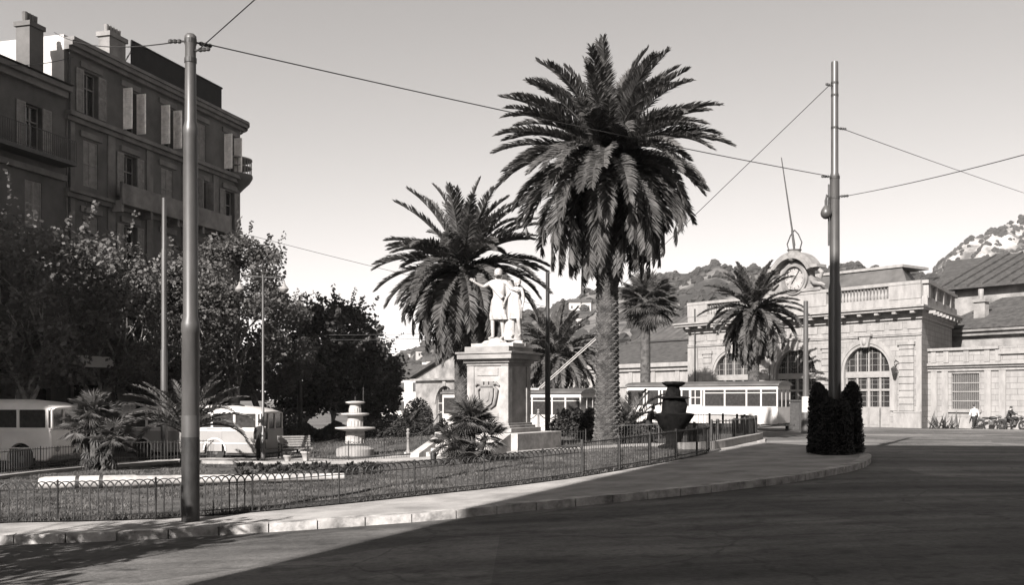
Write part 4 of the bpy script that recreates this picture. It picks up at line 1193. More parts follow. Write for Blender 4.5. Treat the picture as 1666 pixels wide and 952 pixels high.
hedge('hedge', 'dark hedge at the feet of the receding trees', on(440, 70), on(605, 72), 1.3, .8, 7000, .1, 2)
hedge('hedge', 'thick spiky-topped hedge between the monument and the scaly trunk', on(905, 55), on(965, 54), 1.75, .8, 7000, .09, 3)
def shrub(label, base, h, r, n, seed, leaf=.1):
    r2 = random.Random(seed); t = thing('shrub', label, 'shrub', tuple(base)); cm = MB()
    def f(q):
        v = Vector((q.gauss(0, 1), q.gauss(0, 1), q.gauss(0, 1))).normalized() * q.random() ** .4
        return Vector((v.x * r, v.y * r, h * .5 + v.z * h * .5))
    leaf_mass(cm, f, n, leaf, r2); cm.build('foliage', M_HEDGE, t, fix=False)
    MB().tube((0, 0, -.1), (0, 0, h * .6), .06, .03, 6).build('stem', M_BARK, t)
shrub('tall dark shrub before the white villa', on(680, 84), 3.0, 1.2, 2200, 4)
shrub('narrow dark shrub at the corner of the gabled pavilion', on(693, 80), 2.2, .6, 1400, 5)
shrub('low dark bush left of the gabled doorway', on(640, 78), 1.8, 1.5, 2000, 6)
shrub('dark bush behind the bench and the dark coated man', on(455, 62), 2.4, 1.4, 2400, 7)
shrub('round bush at the foot of the scaly palm trunk', on(1030, 46, PZ), .9, .8, 1200, 8, .06)
b = on(664, 76); young_palm('small spiky palm among the shrubs by the white villa', b, 1.9, 20, 53, ll=.4)
# clipped cypresses round the right-hand pole
PB = gp(1358, 738, PZ)
for k, (px, dd, h, r, lab) in enumerate([(1331, -.4, 2.42, .34, 'leftmost of the clipped cypresses ringing the right-hand pole'), (1386, -.3, 2.45, .36, 'rightmost of the clipped cypresses ringing the right-hand pole'),
                                    (1349, -.95, 1.9, .38, 'shorter clipped cypress in front of the pole, left of its centre'), (1369, -.9, 1.85, .38, 'shorter clipped cypress in front of the pole, right of its centre'),
                                    (1341, .6, 2.2, .36, 'clipped cypress tucked behind the pole on its left'), (1376, .7, 2.15, .36, 'clipped cypress tucked behind the pole on its right')]):
    r2 = random.Random(200 + k); b = on(px, PB.y + dd, PZ)
    t = thing('clipped_cypress', lab, 'cypress', tuple(b), 0, 'clipped cypresses round the right-hand pole')
    cm = MB()
    def f(q):
        a = q.uniform(0, 2 * PI); s = q.random(); rr = r * (1.05 - .3 * s) * (1 if s < .75 else math.sqrt(max(0, 1 - ((s - .75) / .25) ** 2))) * (.8 + .3 * q.random() ** 1.5 + .06 * math.sin(a * 3 + s * 9 + k) + (.16 * q.random() if q.random() < .12 else 0))
        return Vector((rr * math.cos(a), rr * math.sin(a), .05 + h * s))
    leaf_mass(cm, f, 5200, .05, r2)
    cm.lathe([(r * .8, .0), (r * .72, h * .5), (r * .62, h * .75), (r * .35, h * .92), (.02, h * .97)], (0, 0, .03), 12)
    cm.build('crown', M_CYP, t, fix=False)
    MB().tube((0, 0, -.1), (0, 0, .5), .07, .06, 6).build('trunk', M_BARK, t)
# flower bed
mb = MB(); r2 = random.Random(9)
for k in range(90):
    q = gp(r2.uniform(385, 620), r2.uniform(758, 775), PZ + .03)
    for j in range(26):
        a = r2.uniform(0, 2 * PI); l = r2.uniform(.08, .26); e = r2.uniform(.2, 1.2)
        d = Vector((math.cos(a) * math.cos(e), math.sin(a) * math.cos(e), math.sin(e))); s = d.orthogonal().normalized() * .035
        mb.add([q, q + d * l * .6 + s, q + d * l, q + d * l * .6 - s], [(0, 1, 2, 3)])
tag(mb.build('ground_cover', M_HEDGE, fix=False), 'low leafy bedding plants along the back of the near lawn', 'plants', kind='stuff')
# agave by the station wall
b = on(1536, 76.5)
t = thing('agave', 'spiky agave clump against the station wall left of the walking man', 'plant', tuple(b)); mb = MB(); r2 = random.Random(3)
for k in range(40):
    a = r2.uniform(0, 2 * PI); e = R(r2.uniform(25, 80)); l = r2.uniform(.8, 1.5); x0 = r2.uniform(-1.2, 1.0)
    d = Vector((math.cos(a) * math.cos(e), math.sin(a) * math.cos(e) * .5, math.sin(e))); s = Vector((-math.sin(a), math.cos(a), 0)) * .07; o_ = Vector((x0, r2.uniform(-.2, .2), 0))
    mb.add([o_ - s, o_ + s, o_ + d * l * .5 + s, o_ + d * l, o_ + d * l * .5 - s], [(0, 1, 2, 4), (4, 2, 3)])
mb.build('leaves', M_FROND2, t, fix=False)
# ================================================================== people and statue
def skin_body(joints, edges, rad, level=2):
    """one continuous body grown over a joint skeleton"""
    names = list(joints); idx = {n: i for i, n in enumerate(names)}
    me = bpy.data.meshes.new('body'); me.from_pydata([joints[n] for n in names], [(idx[a], idx[b]) for a, b in edges], [])
    o = bpy.data.objects.new('body', me); C.objects.link(o)
    sk = o.modifiers.new('skin', 'SKIN')
    lay = me.skin_vertices[0].data if me.skin_vertices else None
    if lay is None:
        bm = bmesh.new(); bm.from_mesh(me); bm.verts.layers.skin.verify(); bm.to_mesh(me); bm.free(); lay = me.skin_vertices[0].data
    for n, i in idx.items():
        r = rad[n]; lay[i].radius = (r, r) if not isinstance(r, tuple) else r
        lay[i].use_root = (n == 'pelvis')
    ss = o.modifiers.new('sub', 'SUBSURF'); ss.levels = level
    dg = bpy.context.evaluated_depsgraph_get(); ev = o.evaluated_get(dg)
    m2 = bpy.data.meshes.new_from_object(ev)
    mb = MB(); mb.add([tuple(v.co) for v in m2.vertices], [tuple(p.vertices) for p in m2.polygons])
    bpy.data.objects.remove(o); return mb
BODY_EDGES = [('pelvis', 'waist'), ('waist', 'chest'), ('chest', 'neck'), ('neck', 'head'), ('head', 'crown'),
              ('chest', 'shl'), ('shl', 'ell'), ('ell', 'wrl'), ('wrl', 'hal'), ('chest', 'shr'), ('shr', 'elr'), ('elr', 'wrr'), ('wrr', 'har'),
              ('pelvis', 'hil'), ('hil', 'knl'), ('knl', 'anl'), ('anl', 'tol'), ('pelvis', 'hir'), ('hir', 'knr'), ('knr', 'anr'), ('anr', 'tor')]
def pose(**k):
    j = dict(pelvis=(0, 0, .96), waist=(0, .0, 1.12), chest=(0, 0, 1.36), neck=(0, .01, 1.5), head=(0, -.015, 1.6), crown=(0, -.005, 1.68),
             shl=(.18, 0, 1.42), ell=(.24, .03, 1.13), wrl=(.25, -.05, .9), hal=(.25, -.07, .83), shr=(-.18, 0, 1.42), elr=(-.24, .03, 1.13), wrr=(-.25, -.05, .9), har=(-.25, -.07, .83),
             hil=(.09, 0, .9), knl=(.1, -.02, .5), anl=(.1, .03, .08), tol=(.11, -.13, .035), hir=(-.09, 0, .9), knr=(-.1, -.02, .5), anr=(-.1, .03, .08), tor=(-.11, -.13, .035))
    j.update(k); return j
RAD = dict(pelvis=.125, waist=.115, chest=.14, neck=.055, head=.088, crown=.07, shl=.062, ell=.044, wrl=.03, hal=.034, shr=.062, elr=.044, wrr=.03, har=.034,
           hil=.088, knl=.06, anl=.042, tol=.035, hir=.088, knr=.06, anr=.042, tor=.035)
def add_details(mb, j):
    hx, hy, hz = j['head']
    mb.ball((hx, hy - .092, hz + .005), (.014, .024, .028), 4)              # nose
    for s in (-1, 1):
        mb.ball((hx + s * .09, hy + .005, hz + .01), (.012, .024, .034), 4)  # ears
        mb.ball((hx + s * .034, hy - .08, hz + .035), (.014, .01, .009), 4)  # eyes
    mb.ball((hx, hy - .083, hz - .04), (.026, .012, .008), 4)
    for sd, w_, h_ in (('l', 'wrl', 'hal'), ('r', 'wrr', 'har')):            # fingers and thumb
        a, b = Vector(j[w_]), Vector(j[h_]); d = (b - a).normalized(); n = d.orthogonal().normalized(); m = d.cross(n)
        for k in range(4):
            o = b + n * (k - 1.5) * .019; L = (.075, .085, .08, .062)[k]
            mb.path([o, o + d * L * .55 + m * .008, o + d * L + m * .03], [.0105, .0095, .007], 6)
        o = a.lerp(b, .5) + n * .03; mb.path([o, o + d * .03 + n * .03, o + d * .06 + n * .035], [.012, .011, .008], 6)
def garment(mb, pts, rs, n=14, sx=1.0):
    mb.path(pts, rs, n)
def ringloft(mb, rings, n=18, fold=.03, nf=5):                                                # (cx, cy, z, rx, ry)
    vs, fs = [], []
    for cx, cy, z, rx, ry in rings:
        for k in range(n):
            q = 2 * PI * k / n; f = 1 + fold * math.sin(q * nf + z * 9)
            vs.append((cx + rx * f * math.cos(q), cy + ry * f * math.sin(q), z))
    for i in range(len(rings) - 1):
        for k in range(n): fs.append((i * n + k, i * n + (k + 1) % n, (i + 1) * n + (k + 1) % n, (i + 1) * n + k))
    fs += [tuple(range(n - 1, -1, -1)), tuple((len(rings) - 1) * n + k for k in range(n))]
    mb.add(vs, fs)
def person(label, base, rz, j, coat, trousers, coat_to=.45, hat=False, scale=1.0):
    t = thing('person', label, 'person', tuple(base), rz)
    mb = skin_body(j, BODY_EDGES, RAD); add_details(mb, j); o = mb.build('body', M_SKIN, t, smooth=True)
    cb = MB(); px, py, pz = j['pelvis']; cx, cy, cz = j['chest']; nx, ny, nz = j['neck']
    rings = [] if coat_to > .9 else [(px, py, coat_to, .24, .19), (px, py, (coat_to + pz) / 2, .22, .175)]
    rings += [(px, py, pz - .02, .2, .155)] if coat_to < .9 else [(px, py, pz - .05, .185, .145)]
    rings += [((px + cx) / 2, (py + cy) / 2, (pz + cz) / 2, .18, .14), (cx, cy, cz, .215, .15), (cx, cy, cz + .08, .19, .12), (nx, ny, nz - .01, .075, .075)]
    ringloft(cb, rings)
    for s in ('l', 'r'): cb.path([Vector(j['sh' + s]), Vector(j['el' + s]), Vector(j['wr' + s])], [.082, .064, .05], 10)
    cb.build('coat', coat, o, smooth=True)
    tb = MB()
    for s in ('l', 'r'):
        tb.path([Vector(j['hi' + s]) + Vector((0, 0, .08)), Vector(j['hi' + s]), Vector(j['kn' + s]), Vector(j['an' + s])], [.11, .112, .085, .075], 10)
        a, b = Vector(j['an' + s]), Vector(j['to' + s]); d = (b - a); d.z = 0
        tb.path([a - d * .35 + Vector((0, 0, -.04)), a + Vector((0, 0, -.04)), b, b + d * .25], [.04, .05, .045, .02], 8)
    tb.build('trousers', trousers, o, smooth=True)
    hb = MB(); hx, hy, hz = j['crown']
    if hat: hb.lathe([(.14, .0), (.145, .02), (.1, .03), (.098, .1), (.06, .125), (0, .13)], (hx, hy, hz - .02), 18); hb.build('hat', M_CLOTHD, o, smooth=True)
    hb = MB(); hb.lathe([(.094, -.06), (.102, .0), (.09, .06), (.05, .09), (0, .098)], (hx, hy + .015, hz - .015), 14); hb.build('hair', M_HAIR, o, smooth=True)
    return t
b = on(424, 45.2, 0); b.z = g(b.x, b.y) + PZ
person('man in a long dark overcoat and hat beside the rear of the right-hand coach', b, R(15), pose(), M_CLOTHD, M_CLOTHD, .5, True)
b = on(1056, 51.5, PZ)
person('dark dressed person bending over a bag left of the dark fountain', b, R(60), pose(chest=(0, -.1, 1.33), neck=(0, -.17, 1.45), head=(0, -.22, 1.54), crown=(0, -.23, 1.62), ell=(.22, -.15, 1.12), wrl=(.16, -.35, 1.02), hal=(.15, -.41, .99), elr=(-.22, -.15, 1.12), wrr=(-.16, -.35, 1.02), har=(-.15, -.41, .99), shl=(.18, -.1, 1.39), shr=(-.18, -.1, 1.39)), M_CLOTHD, M_CLOTHD, .6)
b = on(1585, 76.5)
person('man in pale shirt and dark trousers walking past the barred window', b, R(-60), pose(knl=(.1, -.2, .52), anl=(.1, -.28, .09), tol=(.11, -.44, .06), knr=(-.1, .08, .5), anr=(-.1, .3, .14), tor=(-.11, .2, .04), ell=(.26, .12, 1.15), wrl=(.27, .15, .93), hal=(.27, .16, .86), elr=(-.26, -.08, 1.14), wrr=(-.22, -.25, 1.0), har=(-.21, -.31, .98)), M_CLOTHL, M_CLOTHD, .95)
# ------------------------------------------------------------------ monument
MD = 45.0; mp = on(812, MD, PZ); MRZ = R(-29)
mz = CAM_Z + (HOR - 700) / F_PX * MD                         # foot of the pedestal
MO = thing('monument_pedestal', 'tall pale stone pedestal with carved coat of arms and white steps', 'monument', (mp.x, mp.y, mp.z), MRZ)
zb = mz - mp.z; W = .96
def zpx(py): return CAM_Z + (HOR - py) / F_PX * (MD - 1.0) - mp.z
M_MON = mat('monument_stone', 0.215, var=0.3, scale=1.4, bump=0.2, bscale=8)
ztop = zpx(566); zc = zpx(592)
pb = MB()
pb.box(-W, W, -W, W, zb - .02, zc)
for i, (p, z) in enumerate([(.1, .32), (.2, .22), (.38, .12)]): pb.box(-W - p, W + p, -W - p, W + p, zb - .05 - i * .002, zb + z)
for a in (-W - .04, W - .3): pb.box(a, a + .34, -W - .05, -W + .01, zb + .3, zc - .1)
for a in (-W - .04, W - .3): pb.box(W - .01, W + .05, a, a + .34, zb + .3, zc - .1)
pb.box(-W + .45, W - .45, -W - .04, -W + .01, zb + .45, zb + .75); pb.box(-W + .45, W - .45, -W - .04, -W + .01, zc - .5, zc - .18)
pb.build('shaft', M_MON, MO, bevel=.012)
pb = MB()
for p, z0, z1 in [(.06, zc - .08, zc + .05), (.16, zc + .05, zc + .2), (.36, zc + .2, zc + .42), (.42, zc + .42, zc + .5)]: pb.box(-W - p, W + p, -W - p, W + p, z0, z1)
pb.box(-W - .12, W + .12, -W - .12, W + .12, zc + .5, ztop + .06)
pb.build('cornice', M_STONE2, MO, bevel=.01)
sh = MB(); sz = (zb + zc) / 2 + .1
sh.prism([(0, sz - .5), (.22, sz - .36), (.3, sz - .05), (.3, sz + .3), (-.3, sz + .3), (-.3, sz - .05), (-.22, sz - .36)], -W - .1, -W)
sh.prism([(0, sz - .3), (.12, sz - .2), (.14, sz + .12), (-.14, sz + .12), (-.12, sz - .2)], -W - .14, -W - .09)
for s in (-1, 1):
    sh.path([(s * .32, -W - .06, sz + .34), (s * .48, -W - .08, sz + .2), (s * .44, -W - .08, sz - .1), (s * .36, -W - .08, sz - .4), (s * .14, -W - .06, sz - .58)], [.05, .075, .06, .07, .04], 8)
    sh.path([(s * .2, -W - .06, sz + .42), (s * .45, -W - .08, sz + .5), (s * .58, -W - .06, sz + .38)], [.05, .07, .04], 8)
for k in range(3): sh.box(-.32 + k * .24, -.16 + k * .24, -W - .12, -W, sz + .4, sz + .56)
sh.box(-.34, .34, -W - .1, -W, sz + .34, sz + .42)
sh.build('coat_of_arms', M_STONE2, MO, smooth=True)
sb = MB()
sb.box(-2.0, 2.0, -2.0, 2.0, -.3, zb - .07)
for i in range(5):
    sb.box(-1.3, 1.3, -2.0 - .34 * (i + 1), -2.0 - .34 * i + .004, -.3, (zb - .07) * (1 - (i + 1) / 6))
sb.build('steps', M_STATUE, MO, bevel=.015)
for s in (-1.5, 1.5):
    sb = MB().add([(s - .2, -2.0, -.2), (s + .2, -2.0, -.2), (s + .2, -4.3, -.2), (s - .2, -4.3, -.2), (s - .2, -2.0, zb - .06), (s + .2, -2.0, zb - .06), (s + .2, -4.2, .12), (s - .2, -4.2, .12)], [(0, 1, 2, 3), (4, 5, 6, 7), (0, 1, 5, 4), (1, 2, 6, 5), (2, 3, 7, 6), (3, 0, 4, 7)])
    sb.build('stair_wall', M_STATUE, MO)
# statue group
SS = thing('stone_statue', 'white statue of two draped figures, one pointing, on top of the pedestal', 'statue', (mp.x, mp.y, mp.z + ztop + .05), MRZ)
Kst = 1.76
j = pose(chest=(-.01, 0, 1.36), shr=(-.19, -.03, 1.43), elr=(-.33, -.2, 1.3), wrr=(-.46, -.36, 1.4), har=(-.5, -.41, 1.45), shl=(.19, 0, 1.42), ell=(.36, -.02, 1.24), wrl=(.5, -.08, 1.2), hal=(.55, -.1, 1.18), head=(-.02, -.03, 1.6), crown=(-.015, -.02, 1.68), knr=(-.13, -.09, .5), anr=(-.16, -.02, .08), tor=(-.2, -.17, .035))
mb = skin_body(j, BODY_EDGES, RAD); add_details(mb, j)
ringloft(mb, [(.02, 0, .5, .25, .19), (.01, -.01, .62, .235, .19), (0, 0, .8, .215, .17), (0, 0, .97, .19, .15), (0, 0, 1.06, .15, .12)], 44, .1, 9)
ringloft(mb, [(0, 0, 1.0, .165, .135), (0, 0, 1.12, .15, .12), (0, 0, 1.3, .185, .145), (0, 0, 1.42, .19, .115), (0, 0, 1.49, .08, .08)], 30, .04, 7)
mb.path([(-.19, -.12, 1.4), (0, -.17, 1.22), (.17, -.13, 1.02)], [.05, .055, .05], 8)
mb.lathe([(.1, -.05), (.108, .0), (.095, .06), (.05, .1), (0, .11)], (-.015, .0, 1.665), 14)
mb.path([(.2, .06, 1.44), (.28, .16, 1.1), (.3, .2, .7), (.26, .2, .25), (.25, .22, .02)], [.09, .16, .2, .24, .26], 10)
m2 = MB(); m2.add([(p[0] * Kst, p[1] * Kst, p[2] * Kst + .32) for p in mb.v], mb.f); m2.build('standing_figure', M_STATUE, SS, smooth=True)
j = pose(head=(.04, -.03, 1.58), crown=(.04, -.02, 1.66), shr=(-.16, 0, 1.4), elr=(-.3, -.05, 1.2), wrr=(-.32, -.16, 1.02), har=(-.32, -.2, .96), ell=(.25, 0, 1.14), wrl=(.24, -.06, .92), hal=(.24, -.08, .85), knl=(.14, -.14, .52), anl=(.16, -.05, .08), tol=(.19, -.2, .035))
mb = skin_body(j, BODY_EDGES, RAD); add_details(mb, j)
ringloft(mb, [(0, 0, .55, .21, .16), (0, 0, .8, .2, .16), (0, 0, .96, .17, .14), (0, 0, 1.12, .14, .115)], 40, .1, 8)
mb.lathe([(.1, -.06), (.112, .0), (.1, .06), (.05, .1), (0, .11)], (.04, .0, 1.645), 14)
m2 = MB(); m2.add([(p[0] * 1.45 + .82, p[1] * 1.45 + .05, p[2] * 1.45 + .42) for p in mb.v], mb.f); m2.build('companion_figure', M_STATUE, SS, smooth=True)
rb = MB(); r2 = random.Random(4)
for k in range(9):
    rb.ball((r2.uniform(-.65, .85), r2.uniform(-.5, .5), .12), (r2.uniform(.25, .45), r2.uniform(.25, .4), r2.uniform(.18, .38)), 5)
rb.box(-.95, 1.1, -.75, .75, -.01, .16)
rb.build('rock_base', M_STATUE, SS)
# chain posts round the monument
def bollard(label, base, h=1.15):
    t = thing('chain_post', label, 'post', tuple(base), 0, 'stone posts carrying chains round the monument')
    mb = MB(); mb.lathe([(.11, 0), (.11, .1), (.075, .14), (.065, h - .2), (.09, h - .17), (.09, h - .1), (.05, h - .06), (.085, h + .02), (.05, h + .09), (0, h + .1)], (0, 0, 0), 12); mb.build('shaft', M_STONE2, t, smooth=True)
    MB().box(-.17, .17, -.17, .17, -.25, .03).build('base', M_STATUE, t)
    return t
cps = [(664, 737, 1.0, 'chain post at the foot of the steps, left end of the chain'), (714, 706, 1.35, 'chain post at the top of the steps by the gabled doorway'), (843, 700, 1.2, 'chain post just right of the pedestal corner'), (876, 699, 1.2, 'chain post under the drooping short palm'), (908, 700, 1.2, 'chain post beside the spiky-topped hedge')]
tops = []
for px, py, h, lab in cps:
    d = 1700 * (CAM_Z - g((px - 833) / 1700 * 45, 45) - (PZ + (.3 if py < 720 else 0.05))) / (py - HOR); b = at(px, py, d); bollard(lab, b, h); tops.append(b + Vector((0, 0, h - .12)))
for (i, k), lab in (((0, 1), 'sagging chain climbing beside the white steps'), ((2, 3), 'sagging chain between the two posts right of the pedestal'), ((3, 4), 'sagging chain reaching the post by the spiky hedge')):
    a, b = tops[i], tops[k]; mb = MB(); N = 26; pts = [a.lerp(b, s / N) - Vector((0, 0, .42 * 4 * (s / N) * (1 - s / N))) for s in range(N + 1)]
    for s in range(N):
        q = pts[s].lerp(pts[s + 1], .5); dd = (pts[s + 1] - pts[s])
        mb.tube(q - dd * .6, q + dd * .6, .035 if s % 2 else .022, n=6)
    o = mb.build('chain', M_DARK, loc=tuple(a)); tag(o, lab, 'chain', 'chains round the monument')

# ------------------------------------------------------------------ fountains
fd_ = 47.0; b = on(578, fd_, PZ); k = fd_ / F_PX
def fz(py): return CAM_Z + (HOR - py) * k - b.z
FT = thing('tiered_fountain', 'pale three-tiered stone fountain on the lawn before the dark trees', 'fountain', tuple(b))
mb = MB()
def disc(mb, r, z, th=.07): mb.lathe([(r * .45, z - th * 1.5), (r * .96, z - th * .5), (r, z), (r * .97, z + th * .4), (r * .3, z + th * .9)], (0, 0, 0), 36)
def drum(mb, r0, r1, z0, z1):
    mb.lathe([(r0, z0), (r0 * .98, z0 + (z1 - z0) * .55), (r1, z0 + (z1 - z0) * .62), (r1 * .86, z1)], (0, 0, 0), 28)
    for i in range(16):
        q = 2 * PI * i / 16; mb.tube((r0 * 1.0 * math.cos(q), r0 * 1.0 * math.sin(q), z0), (r0 * 1.0 * math.cos(q), r0 * 1.0 * math.sin(q), z0 + (z1 - z0) * .5), .025, n=5)
drum(mb, 15 * k, 16 * k, fz(722), fz(698)); disc(mb, 33 * k, fz(697), .09)
drum(mb, 12.5 * k, 13 * k, fz(696), fz(674)); disc(mb, 23 * k, fz(674), .08)
drum(mb, 9.5 * k, 9.5 * k, fz(673), fz(656)); disc(mb, 16 * k, fz(655), .07)
mb.lathe([(14 * k, fz(655)), (10 * k, fz(653.5)), (0, fz(653))], (0, 0, 0), 24)
mb.build('tiers', M_STATUE, FT, smooth=True)
MB().tube((0, 0, fz(655)), (0, 0, fz(645)), .02).tube((.32, .3, fz(720)), (.32, .3, fz(630)), .02).build('water_pipe', M_DARK, FT)
MB().lathe([(.85, -.3), (.85, fz(731)), (.6, fz(727)), (.3, fz(725))], (0, 0, 0), 36).build('basin', M_STONE, FT, smooth=True)
fd2 = 41.0; b = on(1096, fd2, PZ); k = fd2 / F_PX
F2 = thing('tiered_fountain', 'dark tiered fountain near the fence tip by the tram', 'fountain', tuple(b))
mb = MB()
mb.lathe([(22 * k, -.15), (22 * k, fz(727)), (13 * k, fz(722)), (15 * k, fz(705)), (20 * k, fz(696)), (24 * k, fz(690)), (33 * k, fz(676)), (34 * k, fz(674)), (30 * k, fz(673)), (19 * k, fz(672)), (20 * k, fz(660)), (19 * k, fz(650)), (26 * k, fz(648)), (24 * k, fz(646)), (12 * k, fz(645)), (11 * k, fz(630)), (18 * k, fz(626)), (19 * k, fz(623)), (14 * k, fz(621)), (0, fz(621))], (0, 0, 0), 28)
vs = []
r2 = random.Random(2)
for i, p in enumerate(mb.v):
    n_ = noise.fractal(Vector(p) * 2.6, .9, 2, 4) * .1
    l = math.hypot(p[0], p[1]) or 1
    vs.append((p[0] * (1 + n_ / max(l, .2)), p[1] * (1 + n_ / max(l, .2)), p[2] + n_ * .25))
mb.v = vs; mb.build('tiers', M_DKSTONE, F2, smooth=True)

# ------------------------------------------------------------------ white column lying on the grass
a = gp(64, 797, PZ + .05); b = gp(560, 781, PZ + .05); a.z += .18; b.z += .1
t = thing('lamp_column', 'long white lamp column lying on the lawn with two dark bands', 'column', tuple(a))
d = b - a
mb = MB(); mb.path([(0, 0, 0), d * .02, d * .3, d * .31, d], [.15, .19, .185, .16, .1], 20); mb.build('shaft', M_STATUE, t, smooth=True)
mb = MB()
for s in (.115, .19): mb.tube(d * s, d * (s + .012), .194, n=20)
mb.build('band', M_DARK, t)

# ------------------------------------------------------------------ fences
def fence(label, path, h, step, style, post_every=2.2, r=.011, mt=None, group=None, postr=.022):
    path = resample([Vector((p[0], p[1], 0)) for p in path], step)
    base = path[0]; t = thing('garden_fence', label, 'fence', (base.x, base.y, g(base.x, base.y)), 0, group)
    zb = lambda p: g(p.x, p.y) + (PZ + .02) - g(base.x, base.y)
    loc = [Vector((p.x - base.x, p.y - base.y, zb(p))) for p in path]
    mb = MB(); up = Vector((0, 0, 1))
    for i, p in enumerate(loc):
        mb.tube(p - up * .05, p + up * (h if style == 'bar' else h - step), r, n=4, caps=False)
    if style == 'hoop':
        for i in range(len(loc) - 2):
            p, q = loc[i], loc[i + 2]; c = p.lerp(q, .5); v = (q - p) * .5; hh = v.length
            mb.path([c - v * math.cos(PI * k / 8) + up * (h - step + hh * 1.0 * math.sin(PI * k / 8)) for k in range(9)], r, 4, caps=False)
        mb.path([p + up * (h * .12) for p in loc[::3] + [loc[-1]]], r, 4)
        mb.path([p + up * (h - step) for p in loc[::3] + [loc[-1]]], r * .8, 4)
    else:
        mb.path([p + up * (h - .06) for p in loc[::3] + [loc[-1]]], r * 1.5, 4); mb.path([p + up * .12 for p in loc[::3] + [loc[-1]]], r * 1.4, 4)
    mb.build('railing', mt or M_DARK, t, fix=False)
    k = max(1, int(post_every / step))
    for i in list(range(0, len(loc), k)) + [len(loc) - 1]:
        MB().tube(loc[i] - up * .1, loc[i] + up * (h + .04), postr, n=6).build('post', mt or M_DARK, t)
    return t
M_WIRE_F = mat('grey_fence_wire', 0.016, rough=0.5, var=0.3, scale=8)
seg = [p for p in nlf]
i9 = next(i for i, p in enumerate(seg) if (p.x / p.y * 1700 + 833) > 948)
def inset(pts, o):
    out = []
    for i, p in enumerate(pts):
        a_, b_ = pts[max(i - 1, 0)], pts[min(i + 1, len(pts) - 1)]; tt = Vector((b_.x - a_.x, b_.y - a_.y, 0)).normalized()
        out.append(p + Vector((-tt.y, tt.x, 0)) * o)
    return out
fence('low wire fence of overlapping hoops along the front of the near lawn', inset(seg[:i9 + 1], .06), .84, .17, 'hoop', r=.0155, mt=M_WIRE_F, postr=.024)
fence('dark iron bar fence curving round the pointed tip of the near lawn', inset(seg[i9:] + [gp(1157, 735, PZ), gp(1150, 730, PZ), gp(1120, 727, PZ), gp(1060, 727, PZ), gp(1000, 729, PZ)], .06), .98, .125, 'bar', r=.014, postr=.04)
fence('dark iron fence between the left lawn and the parked coaches', [gp(x, y, PZ) for x, y in [(-40, 778), (60, 765), (200, 752), (330, 746), (440, 743), (500, 741)]], .82, .16, 'bar', r=.011)
fence('low iron fence in front of the pale fountain', [gp(x, y, PZ) for x, y in [(500, 752), (580, 752), (660, 744), (740, 740)]], .8, .16, 'hoop', r=.009, mt=M_WIRE_F)
fence('low bar fence across the raised lawn right of the steps', [gp(x, y, PZ) for x, y in [(825, 737), (890, 733), (955, 728)]], .75, .15, 'bar', r=.01)
fence('iron fence on the white kerb round the bed beside the tram', [gp(x, y, PZ) for x, y in [(1010, 705), (1080, 702), (1150, 702), (1205, 706), (1232, 712), (1228, 716), (1190, 723), (1155, 727)]], 1.05, .16, 'bar', r=.015, postr=.06)
bed = smoothpath([gp(x, y, PZ) for x, y in [(1100, 733), (1158, 731), (1200, 723), (1236, 714), (1210, 706), (1150, 701), (1080, 701), (1010, 704)]], 3)
tag(sweep([(p.x, p.y) for p in bed], -.15, .15, -.05, PZ + .3).build('low_wall', M_STONE), 'low white stone kerb wall round the bed beside the tram', 'wall')
bedp = [(p.x, p.y) for p in bed]
struct(drape(bedp, lambda x, y: g(x, y) + PZ + .12, .8).build('lawn', M_SOIL, smooth=True))

# ------------------------------------------------------------------ poles and wires
def pole(name, label, base, h, prof, m, cat='pole', group=None):
    t = thing(name, label, cat, tuple(base), 0, group)
    MB().lathe(prof, (0, 0, 0), 20).build('shaft', m, t, smooth=True)
    return t
def insul(mb, z, r, ang):
    d = Vector((math.cos(ang), math.sin(ang), 0)); a = Vector((0, 0, z))
    mb.tube(a + d * r * .8, a + d * (r + .35), .02, n=6)
    for k in range(3): mb.lathe([(.0, -.05), (.045, -.03), (.045, .03), (0, .05)], tuple(a + d * (r + .12 + k * .09)), 8)
LPb = gp(310, 849, PZ); hA = CAM_Z + (HOR - 55) / F_PX * LPb.y - LPb.z
kA = LPb.y / F_PX
LP = pole('tram_pole', 'tall stepped steel pole at the kerb in front of the hooped fence', LPb, hA, [(14 * kA, -.1), (14 * kA, 3.9), (15 * kA, 3.92), (15 * kA, 4.1), (11.8 * kA, 4.25), (11.5 * kA, 8.0), (12 * kA, 8.02), (12 * kA, 8.16), (9.3 * kA, 8.3), (8.6 * kA, hA - .25), (9.5 * kA, hA - .22), (9.5 * kA, hA - .05), (6 * kA, hA), (0, hA + .02)], M_POLE)
mb = MB(); mb.lathe([(14.3 * kA, 0), (14.3 * kA, 1.75)], (0, 0, 0), 20); o = mb.build('shaded_foot', M_POLED, LP, smooth=True)  # tree shade on the lower pole, painted as a darker sleeve
mb = MB(); mb.lathe([(14.5 * kA, 1.75), (14.5 * kA, 2.2)], (0, 0, 0), 20); mb.build('metal_band', M_POLE, LP, smooth=True)
for z in (hA - .15, hA - .55): MB().lathe([(9.9 * kA, z - .05), (9.9 * kA, z + .05)], (0, 0, 0), 16).build('clamp', M_DARK, LP)
for z, a_ in ((hA - .15, PI), (hA - .15, .7), (hA - .35, -.3)): mb = MB(); insul(mb, z, 9 * kA, a_); mb.build('insulator', M_DARK, LP)
PB = gp(1358, 738, PZ); kB = PB.y / F_PX; hB = CAM_Z + (HOR - 100) / F_PX * PB.y - PB.z
def zB(py): return CAM_Z + (HOR - py) * kB - PB.z
